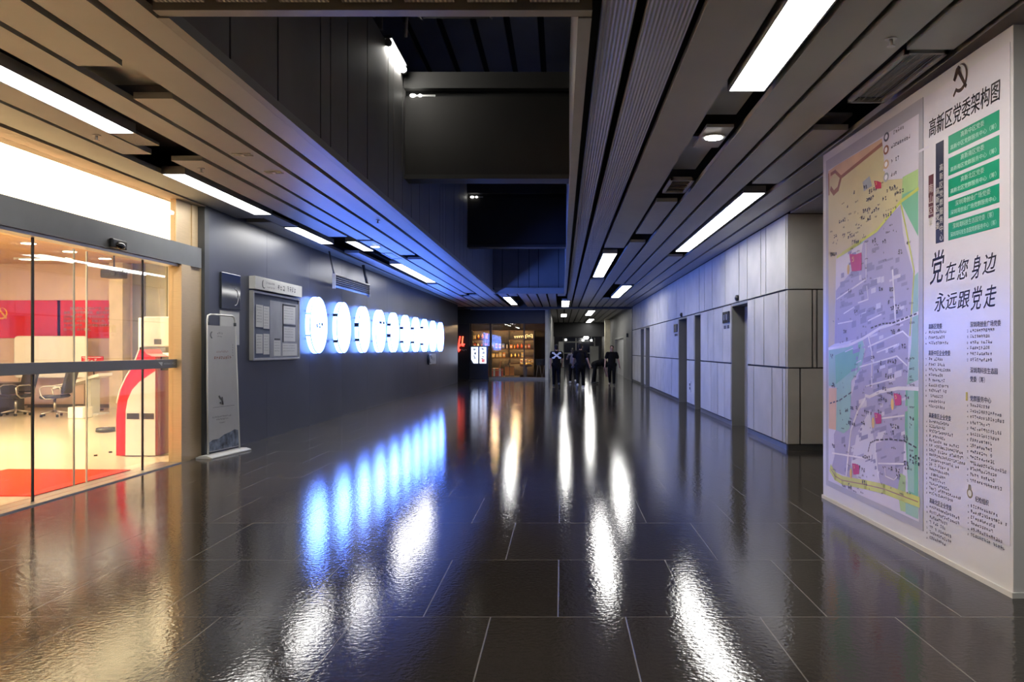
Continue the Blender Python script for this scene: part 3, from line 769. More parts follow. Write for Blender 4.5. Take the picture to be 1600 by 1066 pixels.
# whiteboard on its stand
t = thing('whiteboard', 'wide mobile whiteboard with rounded corners under the red banners', 'whiteboard', (-13.25, 21.6, .012))
def rrect(w, h, r, n=5):
    p = []
    for cx, cy, a0 in ((w - r, h - r, 0), (-w + r, h - r, 90), (-w + r, -h + r, 180), (w - r, -h + r, 270)):
        for k in range(n + 1):
            a = math.radians(a0 + 90 * k / n); p.append((cx + r * math.cos(a), cy + r * math.sin(a)))
    return p
MB().prism([(x, -.015, 1.36 + z) for x, z in rrect(.93, .52, .08)], (0, .03, 0)).build('board', M['whitegloss'], t)
MB().tube([(x, -.0, 1.36 + z) for x, z in rrect(.94, .53, .09)], .016, 8, closed=True).build('frame', M['offwhite'], t)
for sx in (-.85, .85):
    mb = MB(); mb.tube([(sx, .04, 1.8), (sx, .04, .06)], .018, 8); mb.tube([(sx, -.3, .06), (sx, .35, .06)], .02, 8); mb.cyl((sx - .01, -.28, .03), (1, 0, 0), .03, .02, 12); mb.cyl((sx - .01, .33, .03), (1, 0, 0), .03, .02, 12)
    mb.build('leg', M['steel'], t)

# red doormat just inside the doors
mb = MB(); mb.prism([(XL(8.8) - .30, 8.8, .0125), (XL(10.7) - .28, 10.7, .0125), (-7.15, 10.75, .0125), (-7.15, 8.8, .0125)], (0, 0, .012))
t = mb.build('doormat', mat('red mat', (.85, .05, .012), .95, 0, .1, 40, .0, 400, .1)); tag(t, 'red doormat on the cream floor just inside the glass doors', 'doormat')
mb = MB(); rn = random.Random(2); glyphs(mb, (-7.0, 9.75, .025), (1, 0, 0), (0, 1, 0), .1, 5, rnd=rn); o = mb.build('lettering', mat('dark red', (.4, .02, .01), .9), t)

# self-service kiosk with a red bow outline
t = thing('service_kiosk', 'white kiosk with a sweeping red outline just inside the glass doors', 'kiosk', (-6.2, 12.35, .012))
yb0, yb1 = -.26, .26
K = lambda px, py: ((px - CX) / F * 12.1 + 6.2, EYE - .012 + (CY - py) / F * 12.1)
outer = [K(*p) for p in ((182, 712), (182, 655), (184, 630), (189, 610), (198, 590), (208, 574), (214, 560), (219, 547), (224, 546), (229, 553), (238, 557), (243, 557))]
inner = [K(*p) for p in ((243, 580), (231, 588), (218, 597), (207, 609), (200, 625), (197, 642), (196.5, 712))]
whole = outer + [K(243, 712)]
mb = MB(); mb.prism([(x, yb0 + .012, z) for x, z in whole], (0, yb1 - yb0 - .024, 0)); mb.build('body', M['red'], t)
side = [inner[0]] + inner[1:] + [K(243, 712)]
mb = MB(); mb.prism([(x, yb0, z) for x, z in side], (0, .02, 0)); s_ = mb.build('side_panel', M['whitegloss'], t)
mb = MB(); mb.prism([(x, yb0, z) for x, z in outer + inner], (0, .014, 0)); mb.build('red_bow', M['red'], t)
mb = MB(); lin = outer[2:8]
mb.tube([(x - .012, yb0 + .01, z) for x, z in lin], .014, 8); mb.build('edging', M['whitegloss'], t)
mb = MB()
for a, b in ((199, 218), (222, 241)):
    (x_, z_), (x2, z2) = K(a, 655), K(b, 646); mb.box(x_, x2, yb0 - .006, yb0, z_, z2)
mb.build('vent', M['anthracite'], s_)
(x_, z_), (x2, z2) = K(243, 712), K(243, 560)
MB().box(x_, x_ + .03, yb0 + .01, yb1, z_, z2).build('front_door', mat('dark red', (.28, .05, .05), .35), t)
mb = MB(); mb.box(x_ + .03, x_ + .045, yb0 + .1, yb1 - .1, 1.25, 1.45); mb.build('screen', M['blackgloss'], t)
mb = MB()
for x in (-.6, x_ - .12): 
    for y in (yb0 + .06, yb1 - .06): mb.cyl((x, y, 0), (0, 0, 1), .025, .02, 12)
mb.build('foot', M['black'], t)

# white cabinet-shaped terminal behind it
t = thing('water_dispenser', 'tall pale dispenser with a grey head behind the red and white kiosk', 'dispenser', (-6.85, 14.0, .012))
MB().box(-.28, .26, .0, .4, 0, 1.5).build('cabinet', M['whitegloss'], t, .01)
MB().box(-.2, .26, .0, .38, 1.6, 2.11).build('head', mat('pale grey plastic', (.48, .46, .43), .4), t, .02)
MB().box(-.28, -.22, .02, .38, 1.5, 2.09).build('side_column', M['white'], t, .01)
mb = MB(); mb.box(-.12, .2, -.01, .0, 1.52, 1.58); mb.box(-.26, .26, .02, .36, 1.5, 1.6); mb.build('recess', M['jamb'], t)
mb = MB(); mb.box(.0, .12, -.006, 0, 1.64, 1.73); mb.build('label_plate', M['anthracite'], t)
mb = MB(); mb.cyl((.33, .1, 1.83), (0, -1, 0), .04, .05, 16); mb.cyl((.33, .1, 1.70), (0, -1, 0), .04, .05, 16); mb.box(.26, .36, .08, .12, 1.6, 1.95); mb.build('tap', M['steel'], t)

# slanted white lectern, white box, red sign with a trailing cable
t = thing('slanted_table', 'white table with a sloping top left of the kiosk', 'table', (-11.3, 20.0, .012))
mb = MB(); mb.prism([(-.78, -.3, .60), (.35, -.3, .92), (.35, -.3, .99), (-.78, -.3, .68)], (0, .6, 0)); mb.build('top', M['whitegloss'], t)
mb = MB(); mb.box(.0, .1, -.2, .2, .03, .84); mb.box(-.3, .3, -.25, .25, 0, .03); mb.build('stand', M['offwhite'], t)
t = MB().box(-11.1, -10.75, 18.7, 19.1, .012, .27).build('floor_box', M['whitegloss'], None, .02); tag(t, 'low white box on the floor below the sloping table', 'box')
t = thing('red_sign', 'small red sign with white print on a thin stand by the back wall', 'sign', (-11.98, 21.3, .012))
MB().box(-.30, .26, -.02, .02, 1.20, 1.38).build('panel', redm, t, .01)
mb = MB(); glyphs(mb, (-.25, -.022, 1.24), (1, 0, 0), (0, 0, 1), .09, 4); mb.box(-.27, .2, -.022, -.02, 1.345, 1.36); mb.build('lettering', M['white'], t)
mb = MB(); mb.tube([(.0, 0, 1.2), (.03, 0, .7), (.06, -.02, .3), (.14, -.05, .04)], .014, 8); mb.cyl((.14, -.05, 0), (0, 0, 1), .14, .03, 20); mb.build('stand', M['black'], t)

# ceiling projector
t = thing('projector', 'black projector hanging from the office ceiling on a rod', 'projector', (-10.75, 20.0, 3.28))
MB().box(-.23, .23, -.2, .2, .0, .2).build('body', M['anthracite'], t, .03)
MB().cyl((.1, -.2, .1), (0, -1, 0), .05, .04, 20).build('lens', M['blackgloss'], t)
MB().tube([(0, 0, .2), (0, 0, .58)], .02, 10).build('rod', M['anthracite'], t)
t = thing('office_gadget', 'small dark robot vacuum lying on the cream floor beside the kiosk', 'gadget', (-8.6, 15.7, .012))
MB().cyl((0, 0, .012), (0, 0, 1), .17, .07, 28, r2=.16).build('body', M['anthracite'], t)
MB().cyl((0, 0, .083), (0, 0, 1), .05, .015, 20).build('turret', M['lightsteel'], t)

# office chairs and the table behind them
leather = mat('black leather', (.03, .03, .032), .4)
def chair(x, y, rz, label, backrest=True):
    t = thing('office_chair', label, 'chair', (x, y, .012), rz, 'black office chairs')
    prof = [(-.24, .44), (-.22, .50), (.0, .485), (.22, .52), (.26, .47), (.2, .43), (-.2, .41)]
    mb = MB(); mb.prism([(x_, -.24, z_) for x_, z_ in prof], (0, .48, 0)); mb.build('seat', leather, t, .02)
    bk = [(.20, .56), (.23, .60), (.36, 1.10), (.42, 1.12), (.45, 1.08), (.31, .58), (.26, .52)]
    mb = MB(); mb.prism([(x_, -.23, z_) for x_, z_ in bk], (0, .46, 0)); mb.build('backrest', leather, t, .02)
    for s in (-1, 1):
        y_ = s * .28
        MB().tube([(.26, y_, .52), (.24, y_, .68), (.12, y_, .72), (-.12, y_, .71), (-.20, y_, .66), (-.17, y_, .5), (-.08, y_, .42), (.1, s * .2, .42)], .016, 8).build('armrest', M['steel'], t)
    MB().tube([(0, 0, .42), (0, 0, .1)], [.03, .025], 12).build('column', M['steel'], t)
    mb = MB()
    for k in range(5):
        a = k * 2 * math.pi / 5 + .3
        mb.tube([(0, 0, .13), (.3 * math.cos(a), .3 * math.sin(a), .075)], [.028, .016], 8)
    b = mb.build('star_base', M['steel'], t)
    for k in range(5):
        a = k * 2 * math.pi / 5 + .3
        MB().cyl((.3 * math.cos(a) - .02, .3 * math.sin(a), .03), (1, 0, 0), .03, .04, 14).build('castor', M['black'], b)
chair(-12.0 + .25, 19.3, .1, 'black office chair in profile, nearest the sloping table')
chair(-12.85, 19.6, 1.2, 'black office chair second from the sloping table, its back to the wall')
chair(-14.1, 19.0, 2.6, 'black office chair at the edge of the glass, farthest from the kiosk')
chair(-13.3, 18.9, 2.2, 'black office chair pushed in close to the dark office table')
t = thing('office_table', 'dark meeting table behind the black office chairs', 'table', (-14.3, 20.3, .012))
MB().box(-1.4, 1.0, -.5, .5, .70, .75).build('top', mat('dark wood', (.06, .05, .045), .35), t, .005)
mb = MB(); mb.box(-1.2, .8, -.02, .02, .12, .70); mb.build('modesty_panel', M['anthracite'], t)
for sx in (-1.3, .85):
    MB().box(sx, sx + .06, -.45, .45, 0, .70).build('leg', M['anthracite'], t)

# ------------------------------------------------------------------ the big display board on the right
A = Vector((2.768, 8.797, 0)); B = Vector((2.85, 5.247, 0))
BU = (B - A).normalized(); BN = Vector((BU.y, -BU.x, 0)); BZ = Vector((0, 0, 1)); BL = (B - A).length
if BN.x > 0: BN = -BN
def sz(px, py):
    k = (px - CX) / F
    s = (k * A.y - A.x) / (BU.x - k * BU.y)
    return s, EYE + (CY - py) / F * (A.y + s * BU.y)
def on(s, z, e=0.): return A + BU * s + BZ * z + BN * e
def bpx(px, py, e=0.): return on(*sz(px, py), e)
bd = thing('display_board', 'tall white free-standing board with a district map and organisation chart, beside the corridor', 'display board', tuple((A + B) / 2))
bd_white = mat('board white', (.66, .65, .64), .3, 0, .02)
mb = MB(); mb.prism([on(0, 0), on(BL, 0), on(BL, 0) - BN * .42, on(0, 0) - BN * .42], (0, 0, 3.62)); build_at(mb, 'body', bd_white, bd, bevel=.004)
mb = MB(); mb.prism([on(-.01, 0, .012), on(BL + .01, 0, .012), on(BL, 0) - BN * .43, on(-.0, 0) - BN * .43], (0, 0, .035)); build_at(mb, 'skirting', M['offwhite'], bd)
# the two printed sheets
s0, _ = sz(1291.5, 500); s1, _ = sz(1444, 500); s2, _ = sz(1579, 500)
mb = MB(); mb.obox(on(s1, .32, 0), BU * (s2 - s1), BZ * 3.2, BN * .004); sheet = build_at(mb, 'text_sheet', mat('lavender white sheet', (.68, .645, .68), .28, 0, .015), bd)
grey = mat('grey map border', (.42, .41, .44), .35, 0, .03)
ztop = sz(1291.5, 252)[1]; zbot = sz(1291.5, 758)[1]
mb = MB(); mb.obox(on(s0, zbot, 0), BU * (s1 - s0 - .01), BZ * (ztop - zbot), BN * .006); mp = build_at(mb, 'map_panel', grey, bd)
m0, _ = sz(1295.5, 500); m1, _ = sz(1437, 500); mzt = sz(1295.5, 266)[1]; mzb = sz(1295.5, 751)[1]

lav = mat('map lavender', (.44, .40, .57), .4, 0, .05, 2)
MAP = [mat('map sheet', (.66, .62, .70), .32, 0, .02), lav, mat('map yellow', (.62, .54, .27), .4, 0, .04), mat('map orange', (.68, .46, .27), .4), mat('map brown', (.36, .15, .07), .4),
       mat('map green', (.20, .50, .29), .4, 0, .06), mat('map light green', (.42, .60, .22), .4), mat('map road', (.78, .74, .78), .35), mat('map highway', (.62, .66, .10), .4),
       mat('map block', (.31, .28, .43), .4, 0, .05), mat('map marks', (.10, .09, .10), .5), mat('map red', (.52, .03, .06), .4), mat('map amber', (.75, .50, .08), .4), mat('map grey block', (.40, .42, .42), .4),
       mat('map teal', (.33, .55, .47), .4, 0, .05), mat('map white', (.8, .78, .8), .35)]
def c6(x, y): return 1286 + x / 4.444, 160 + y / 4.444
def c7(x, y): return 1286 + x / 4.444, 380 + y / 4.444
def c8(x, y): return 1286 + x / 4.444, 600 + y / 4.444
mpb = MB()
mpb.obox(on(m0, mzb, .006), BU * (m1 - m0), BZ * (mzt - mzb), BN * .001, 0)
def inside(q): return (min(max(q[0], m0 + .002), m1 - .002), min(max(q[1], mzb + .003), mzt - .003))
def area(pts, mi, e=.0075):
    q = [inside(sz(*p)) for p in pts]; mpb.poly([on(s_, z_, e) for s_, z_ in q], mi)
def road(pts, wd, mi, e=.009):
    q = [Vector(inside(sz(*p))) for p in pts]
    for a, b in zip(q, q[1:]):
        t_ = (b - a); 
        if t_.length < 1e-5: continue
        n_ = Vector((-t_.y, t_.x)).normalized() * wd / 2; t_ = t_.normalized() * wd * .3
        mpb.poly([on(*(a - t_ + n_), e), on(*(a - t_ - n_), e), on(*(b + t_ - n_), e), on(*(b + t_ + n_), e)], mi)
# lavender town
area([c6(545, 715), c6(460, 800), c6(380, 890), c6(285, 960), c6(270, 1066), c7(200, 200), c7(95, 330), c7(85, 700), c7(280, 660), c7(300, 740), c8(190, 120), c8(80, 350), c8(85, 500), c8(60, 600), c8(300, 690), c8(540, 750), c8(560, 640), c8(575, 300), c8(575, 60), c7(590, 980), c7(600, 640), c7(640, 230), c7(575, 0), c6(560, 900)], 1)
area([c6(40, 500), c6(110, 480), c6(420, 290), c6(440, 540), c6(560, 530), c6(550, 690), c6(480, 760), c6(380, 880), c6(200, 1000), c6(130, 1066), c7(60, 90), c7(40, 70)], 2, .0080)
area([c6(40, 480), c6(100, 430), c6(415, 250), c6(420, 300), c6(130, 520), c6(90, 480), c6(40, 560)], 3, .0082)
road([c6(60, 500), c6(90, 480), c6(130, 520), c6(415, 290)], .035, 4, .0086)
road([c6(130, 520), c6(110, 600), c6(80, 630), c6(60, 600)], .05, 4, .0086); road([c6(45, 500), c6(47, 640)], .03, 4, .0086)
area([c6(280, 555), c6(330, 510), c6(347, 580), c6(290, 618)], 13, .0086)
area([c6(560, 520), c6(668, 462), c6(668, 930), c6(600, 800), c6(550, 690)], 6, .0084)
area([c6(560, 640), c6(668, 590), c6(668, 930), c6(600, 800), c6(550, 700)], 5, .0086)
area([c7(40, 60), c7(95, 60), c7(85, 700), c7(40, 725)], 2, .0080)
area([c7(95, 110), c7(280, 0), c6(290, 960), c6(140, 1060), c7(60, 130)], 14, .0083)
area([c7(640, 230), c7(668, 200), c7(668, 950), c7(590, 985), c7(620, 700)], 14, .0084)
area([c7(45, 740), c7(180, 710), c7(280, 665), c7(295, 740), c7(270, 870), c7(200, 960), c8(200, 100), c8(190, 310), c8(150, 345), c8(95, 320), c8(100, 130), c7(100, 1000), c7(45, 990)], 14, .0084)
area([c7(90, 780), c7(270, 700), c7(240, 860), c7(120, 960), c7(95, 980)], 5, .0086)
area([c8(45, 30), c8(100, 30), c8(95, 320), c8(45, 310)], 3, .0083)
area([c8(580, 40), c8(668, 50), c8(668, 800), c8(600, 760), c8(575, 300)], 5, .0084)
area([c8(595, 40), c8(640, 45), c8(640, 760), c8(595, 740)], 14, .0086)
area([c8(525, 740), c8(545, 620), c8(580, 640), c8(580, 890), c8(545, 880)], 6, .0084)
area([c8(580, 790), c8(668, 830), c8(668, 940), c8(580, 900)], 14, .0086)
area([c8(240, 350), c8(330, 180), c8(350, 340), c8(380, 480), c8(390, 690), c8(250, 660), c8(200, 560)], 0, .0082)
road([c8(60, 590), c8(90, 640), c8(140, 670), c8(300, 700), c8(430, 730), c8(560, 780), c8(668, 820)], .085, 8, .0092)
road([c8(60, 590), c8(90, 640), c8(140, 670), c8(300, 700), c8(430, 730), c8(560, 780), c8(668, 820)], .008, 4, .0096)
road([c6(140, 1050), c6(380, 890), c6(545, 690), c6(668, 600)], .028, 8, .0090)
road([c6(545, 690), c6(580, 860), c6(620, 1066), c7(640, 200), c7(610, 640)], .022, 8, .0090)
road([c7(100, 100), c7(200, 40), c7(260, 0)], .025, 8, .0090)
road([c7(45, 735), c7(180, 712), c7(280, 665), c7(400, 590), c7(500, 560), c7(668, 485)], .026, 7)
road([c7(320, 640), c7(345, 760), c7(345, 1000)], .022, 7); road([c7(305, 0), c7(305, 250), c7(100, 390)], .016, 7)
road([c7(490, 190), c7(510, 550)], .03, 7); road([c7(310, 300), c7(320, 390), c7(250, 415)], .014, 7); road([c7(320, 540), c7(410, 495)], .014, 7)
road([c7(110, 560), c7(210, 540)], .012, 7); road([c7(150, 490), c7(220, 445)], .012, 7); road([c7(320, 720), c7(560, 612), c7(600, 650)], .014, 7)
road([c7(260, 860), c7(520, 785), c7(590, 850)], .014, 7); road([c7(300, 995), c7(500, 940)], .012, 7); road([c7(380, 760), c7(520, 705)], .012, 7)
road([c7(300, 1060), c8(330, 90), c8(400, 55), c8(530, 30), c8(668, 35)], .03, 7)
road([c8(300, 100), c8(250, 180), c8(200, 320), c8(180, 500), c8(165, 660)], .028, 7)
road([c8(70, 480), c8(290, 515)], .016, 7); road([c8(415, 240), c8(570, 220)], .014, 7); road([c8(370, 400), c8(370, 500), c8(400, 700)], .02, 7); road([c8(390, 553), c8(570, 556)], .014, 7)
road([c8(435, 580), c8(440, 640), c8(500, 668), c8(525, 640), c8(530, 590)], .01, 7); road([c7(160, 755), c7(215, 730)], .01, 7); road([c7(235, 900), c7(240, 830), c7(270, 815)], .01, 7)
for a in ([c7(340, 590), c7(420, 560), c7(490, 555), c7(580, 520), c7(668, 485)], [c8(320, 470), c8(335, 410), c8(375, 390), c8(470, 385), c8(570, 395), c8(668, 450)], [c8(55, 135), c8(120, 115), c8(215, 50)]):
    for p, q in zip(a, a[1:]):                       # dashed metro line
        for k in range(3):
            f0, f1 = k / 3, k / 3 + .2
            road([(p[0] + (q[0] - p[0]) * f0, p[1] + (q[1] - p[1]) * f0), (p[0] + (q[0] - p[0]) * f1, p[1] + (q[1] - p[1]) * f1)], .014, 10, .0098)
rn = random.Random(21)
for k in range(210):                                 # building blocks
    c = c7(rn.uniform(110, 560), rn.uniform(30, 1000)) if k < 140 else c8(rn.uniform(90, 560), rn.uniform(0, 640))
    if c[0] < 1330 and 500 < c[1] < 680: continue
    w_, h_ = rn.uniform(3, 13), rn.uniform(3, 10); sl = -.35 * w_
    area([(c[0], c[1]), (c[0] + w_, c[1] + sl), (c[0] + w_, c[1] + h_ + sl), (c[0], c[1] + h_)], rn.choice((9, 9, 9, 0, 1)), .0086 + rn.random() * .0003)
for k in range(260):                                 # place marks
    c = rn.choice((c6(rn.uniform(50, 530), rn.uniform(540, 1000)), c7(rn.uniform(50, 650), rn.uniform(0, 1060)), c8(rn.uniform(60, 660), rn.uniform(0, 780))))
    if c[0] - 1286 < 95 and c[1] < 330 - (c[0] - 1290) * .6: continue
    s_, z_ = inside(sz(*c)); glyphs(mpb, on(min(s_, m1 - .16), min(z_, mzt - .04), .0102), BU, BZ, rn.choice((.018, .022, .045)), rn.choice((1, 2, 4)), 10, rnd=rn, th=.2)
for (x, y, w_, h_, f) in ((190, 75, 85, 120, c7), (498, 65, 54, 85, c8), (363, 200, 50, 78, c8), (208, 552, 50, 78, c8), (362, 545, 50, 55, c6)):   # little red flags
    area([f(x, y), f(x + w_ * .5, y + h_ * .03), f(x + w_, y + (-.08 if f is c7 else .2) * h_), f(x + w_, y + h_ * .95), f(x + w_ * .5, y + h_), f(x + w_ * .2, y + h_)], 11, .0106)
    q = sz(*f(x + w_ * .3, y + h_ * .3)); sickle_hammer(mpb, on(*q, .0112), BU, BZ, .055 if w_ > 60 else .035, 12)
    if f is not c6:
        q = sz(*f(x - 8, y + h_ * .9)); mpb.poly([on(q[0] + .03 * math.cos(a * math.pi / 8), q[1] + .05 * math.sin(a * math.pi / 8), .0104) for a in range(16)], 12)
# legend
mpb.obox(on(*inside(sz(*c6(425, 480))), .0083), BU * .85, BZ * .02, BN * .0001, 0)
for k, (x, y, n_) in enumerate(((448, 240, 6), (446, 330, 9), (446, 430, 4), (446, 520, 3))):
    q = sz(*c6(x, y)); mpb.poly([on(q[0] + .055 * math.cos(a * math.pi / 8), q[1] + .04 * math.sin(a * math.pi / 8), .0106) for a in range(16)], (10, 4, 3, 13)[k])
    mpb.poly([on(q[0] + .03 * math.cos(a * math.pi / 8), q[1] + .022 * math.sin(a * math.pi / 8), .0110) for a in range(16)], 15)
    glyphs(mpb, on(q[0] + .1, q[1] - .02, .0106), BU, BZ, .04, n_, 10, rnd=rn)
mpb.v = [tuple(Vector(q) - bd.location) for q in mpb.v]; mo = mpb.build('map', MAP, mp)

# emblem and heading
ink = mat('dark ink', (.035, .025, .022), .4)
mb = MB(); sickle_hammer(mb, on(*sz(1502, 122), .006), BU, BZ, .215); build_at(mb, 'emblem', mat('bronze', (.10, .055, .025), .35, .2), bd)
mb = MB(); a = sz(1453, 210); b = sz(1564, 156)
text_into(mb, '高新区党委架构图', on(a[0], (a[1] + b[1]) / 2, .006), BU, BZ, w=b[0] - a[0], h=.148, bold=.016, shear=.06); build_at(mb, 'title', ink, bd)
# organisation chart
green = mat('chart green', (.0, .30, .14), .3, 0, .03)
gx0 = sz(1483, 300)[0]; gx1 = sz(1562.5, 300)[0]
GB = [(213, 241, '高新中区党委', '高新中区党群服务中心（筹）'), (247.9, 275, '高新南区党委', '高新南区党群服务中心（筹）'), (280.8, 308.7, '高新北区党委', '高新北区党群服务中心（筹）'),
      (315.4, 341.6, '深圳湾创业广场党委', '深圳湾创业广场党群服务中心'), (349, 376, '深圳湾科技生态园党委（筹）', '深圳湾科技生态园党群服务中心（筹）')]
for y0, y1, l1, l2 in GB:
    zt = sz(1483, y0)[1]; zb = sz(1483, y1)[1]
    mb = MB(); mb.obox(on(gx0, zb, .004), BU * (gx1 - gx0), BZ * (zt - zb), BN * .002); o = build_at(mb, 'chart_box', green, bd)
    mb = MB(); cx_ = (gx0 + gx1) / 2; mw = gx1 - gx0
    text_into(mb, l1, on(cx_, zb + (zt - zb) * .62, .0065), BU, BZ, h=.042, w=min(mw * .8, len(l1) * .052), align='CENTER', bold=.02)
    text_into(mb, l2, on(cx_, zb + (zt - zb) * .18, .0065), BU, BZ, h=.038, w=min(mw * .9, len(l2) * .05), align='CENTER')
    mb.v = [tuple(Vector(q) - bd.location) for q in mb.v]; mb.build('lettering', mat('chart print', (.55, .75, .62), .4), o)
for x0_, x1_, y0, y1, name, m_, cols in ((1463.3, 1475.5, 225, 381, 'chart_bar', mat('chart navy', (.018, .018, .03), .3), (('高新区党委', .25, .58), ('高新区党群服务中心', .72, .80))), (1452, 1459.5, 275, 341, 'chart_bar', mat('chart brown', (.13, .035, .025), .3), (('南山区委', .5, .86),))):
    a = sz(x0_, y0); b = sz(x0_, y1); s_ = sz(x1_, y0)[0]
    mb = MB(); mb.obox(on(a[0], b[1], .004), BU * (s_ - a[0]), BZ * (a[1] - b[1]), BN * .002); o = build_at(mb, name, m_, bd)
    mb = MB()
    for txt, fx, top in cols:
        ch = .058 if len(cols) > 1 else .075
        z = b[1] + (a[1] - b[1]) * top
        for c in txt:
            z -= ch * 1.12; text_into(mb, c, on(a[0] + (s_ - a[0]) * fx, z, .0065), BU, BZ, h=ch * .95, w=ch * .9, align='CENTER', bold=.015)
    mb.v = [tuple(Vector(q) - bd.location) for q in mb.v]; mb.build('lettering', mat('bar print', (.85, .8, .7), .4), o)
# slogan in brush characters
mb = MB()
def brush(c, x0, x1, y0, y1):
    a = sz(1440 + x0 / 5.92, 380 + y1 / 5.92); b = sz(1440 + x1 / 5.92, 380 + y0 / 5.92)
    zc = a[1]; h = (y1 - y0) / 5.92 / F * (A.y + a[0] * BU.y)
    text_into(mb, c, on(a[0], zc + h * .1, .0055), (BU + BZ * .06).normalized(), (BZ + BU * .12).normalized(), w=b[0] - a[0], h=h, bold=.012, shear=.12)
for q in (('党', 85, 205, 75, 395), ('在', 225, 320, 180, 365), ('您', 335, 435, 155, 355), ('身', 465, 550, 115, 345), ('边', 570, 690, 100, 300),
          ('永', 125, 222, 460, 645), ('远', 228, 328, 460, 622), ('跟', 338, 445, 440, 618), ('党', 462, 558, 400, 630), ('走', 580, 692, 390, 610)): brush(*q)
build_at(mb, 'slogan', ink, bd)
# headings and the small lists
heads = [('高新区党委', 1452, 1473, 514, .2), ('高新中区企业党委', 1452, 1486, 555, .0), ('高新南区企业党委', 1452.5, 1487, 652, 0), ('高新北区企业党委', 1453.5, 1488, 785, 0),
         ('深圳湾创业广场党委', 1517, 1565, 511, 0), ('深圳湾科技生态园', 1517, 1560, 582, 0), ('党委（筹）', 1517, 1540, 596, 0), ('党群服务中心', 1517, 1550, 626, 0), ('纪检组织', 1525, 1546, 783, 0)]
greyink = mat('grey ink', (.10, .095, .11), .4)
for t_, xa, xb, y, _ in heads:
    mb = MB(); a = sz(xa, y); b = sz(xb, y); text_into(mb, t_, on(a[0], a[1], .0055), BU, BZ, w=b[0] - a[0], h=.043, bold=.02); build_at(mb, 'heading', greyink, bd)
rn = random.Random(11); mb = MB(); mk = MB()
def rows(px, ys, lo, hi):
    for y in ys:
        a = sz(px, y); glyphs(mb, on(a[0], a[1], .0055), BU, BZ, .027, rn.randint(lo, hi), rnd=rn, th=.19)
        c = sz(px - 5, y); glyphs(mb, on(c[0], c[1], .0055), BU, BZ, .022, 1, rnd=rn)
rows(1452, (522, 530.5, 539), 7, 11)
rows(1452.3, [564 + 8.1 * k for k in range(10)], 8, 13)
rows(1453, [661 + 7.4 * k for k in range(16)], 9, 19)
rows(1453.5, [794 + 8. * k for k in range(7)], 9, 16)
rows(1517, [520 + 9 * k for k in range(6)], 8, 11)
rows(1517, [636 + 9 * k for k in range(14)], 9, 17)
rows(1518, [793 + 9 * k for k in range(6)], 9, 16)
build_at(mb, 'small_print', mat('pale ink', (.15, .14, .15), .5), bd)
q = sz(1516.5, 771); mb = MB(); mb.poly([on(q[0] + .04 * math.cos(a * math.pi / 8), q[1] + .035 * math.sin(a * math.pi / 8), .0055) for a in range(16)]); mb.poly([on(q[0] - .03, q[1] - .0, .006), on(q[0] + .03, q[1], .006), on(q[0] + .015, q[1] + .06, .006), on(q[0] - .015, q[1] + .06, .006)])
o = build_at(mb, 'round_badge', mat('badge', (.30, .25, .12), .4), bd)
mb = MB(); mb.poly([on(q[0] + .025 * math.cos(a * math.pi / 8), q[1] + .022 * math.sin(a * math.pi / 8), .0062) for a in range(16)]); mb.v = [tuple(Vector(p) - bd.location) for p in mb.v]; mb.build('disc', M['offwhite'], o)
q = sz(1512.5, 622); mb = MB(); mb.obox(on(q[0] - .02, q[1] - .02, .005), BU * .025, BZ * .06, BN * .001); build_at(mb, 'marker', mat('yellow marker', (.6, .5, .08), .4), bd)

# ------------------------------------------------------------------ the end of the corridor: lit shop on the left, passage on the right
def P(px, py, d): return ((px - CX) / F * d, d, EYE + (CY - py) / F * d)
def PXx(px, d): return (px - CX) / F * d
def PZ(py, d): return EYE + (CY - py) / F * d
navy = mat('dark blue fascia', (.02, .022, .035), .5, 0, .1)
mb = MB(); mb.box(-6.4, -.55, 42.9, 43.2, 2.9, 3.70); mb.box(-6.4, -4.74, 43.0, 43.2, 0, 2.9); struct('wall_shop', mb, navy)
mb = MB(); mb.box(PXx(735, 42.8), -.6, 42.82, 42.9, 3.60, 3.64); struct('trim_8', mb, M['lightsteel'])
mb = MB(); mb.box(-4.74, -.55, 42.9, 43.2, 0, .12); struct('baseboard_shop', mb, M['jamb'])
r = struct_root('window_2', (0, 43.05, 0))
for a, b in ((-4.72, PXx(766.5, 43)), (PXx(766.5, 43), PXx(819, 43)), (PXx(819, 43), -.72)): MB().box(a + .03, b - .03, -.008, .008, .12, 2.9).build('pane', M['glass'], r)
mb = MB()
for px, w_ in ((735.5, .05), (766.5, .06), (819, .035)): x = PXx(px, 43); mb.box(x - w_, x + w_, -.05, .05, .12, 2.9)
mb.build('mullion', mat('brown mullion', (.06, .045, .035), .5), r)
brown = mat('shop wall', (.16, .12, .09), .7)
mb = MB(); mb.box(-6.4, -.6, 49, 49.2, 0, 3.5); mb.box(-6.4, -6.3, 43.2, 49, 0, 3.5); struct('wall_shop', mb, brown)
mb = MB(); mb.box(-6.4, -.6, 43.2, 49, 3.3, 3.4); struct('ceiling', mb, mat('shop ceiling', (.14, .12, .11), .7))
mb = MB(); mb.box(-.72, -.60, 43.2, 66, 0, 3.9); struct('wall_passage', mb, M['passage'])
mb = MB(); mb.box(-.83, -.57, 42.7, 43.15, 0, 3.62); mb.cyl((-.62, 42.72, 0), (0, 0, 1), .05, 3.6, 16); struct('pillar', mb, mat('pale pillar', (.42, .42, .38), .5))
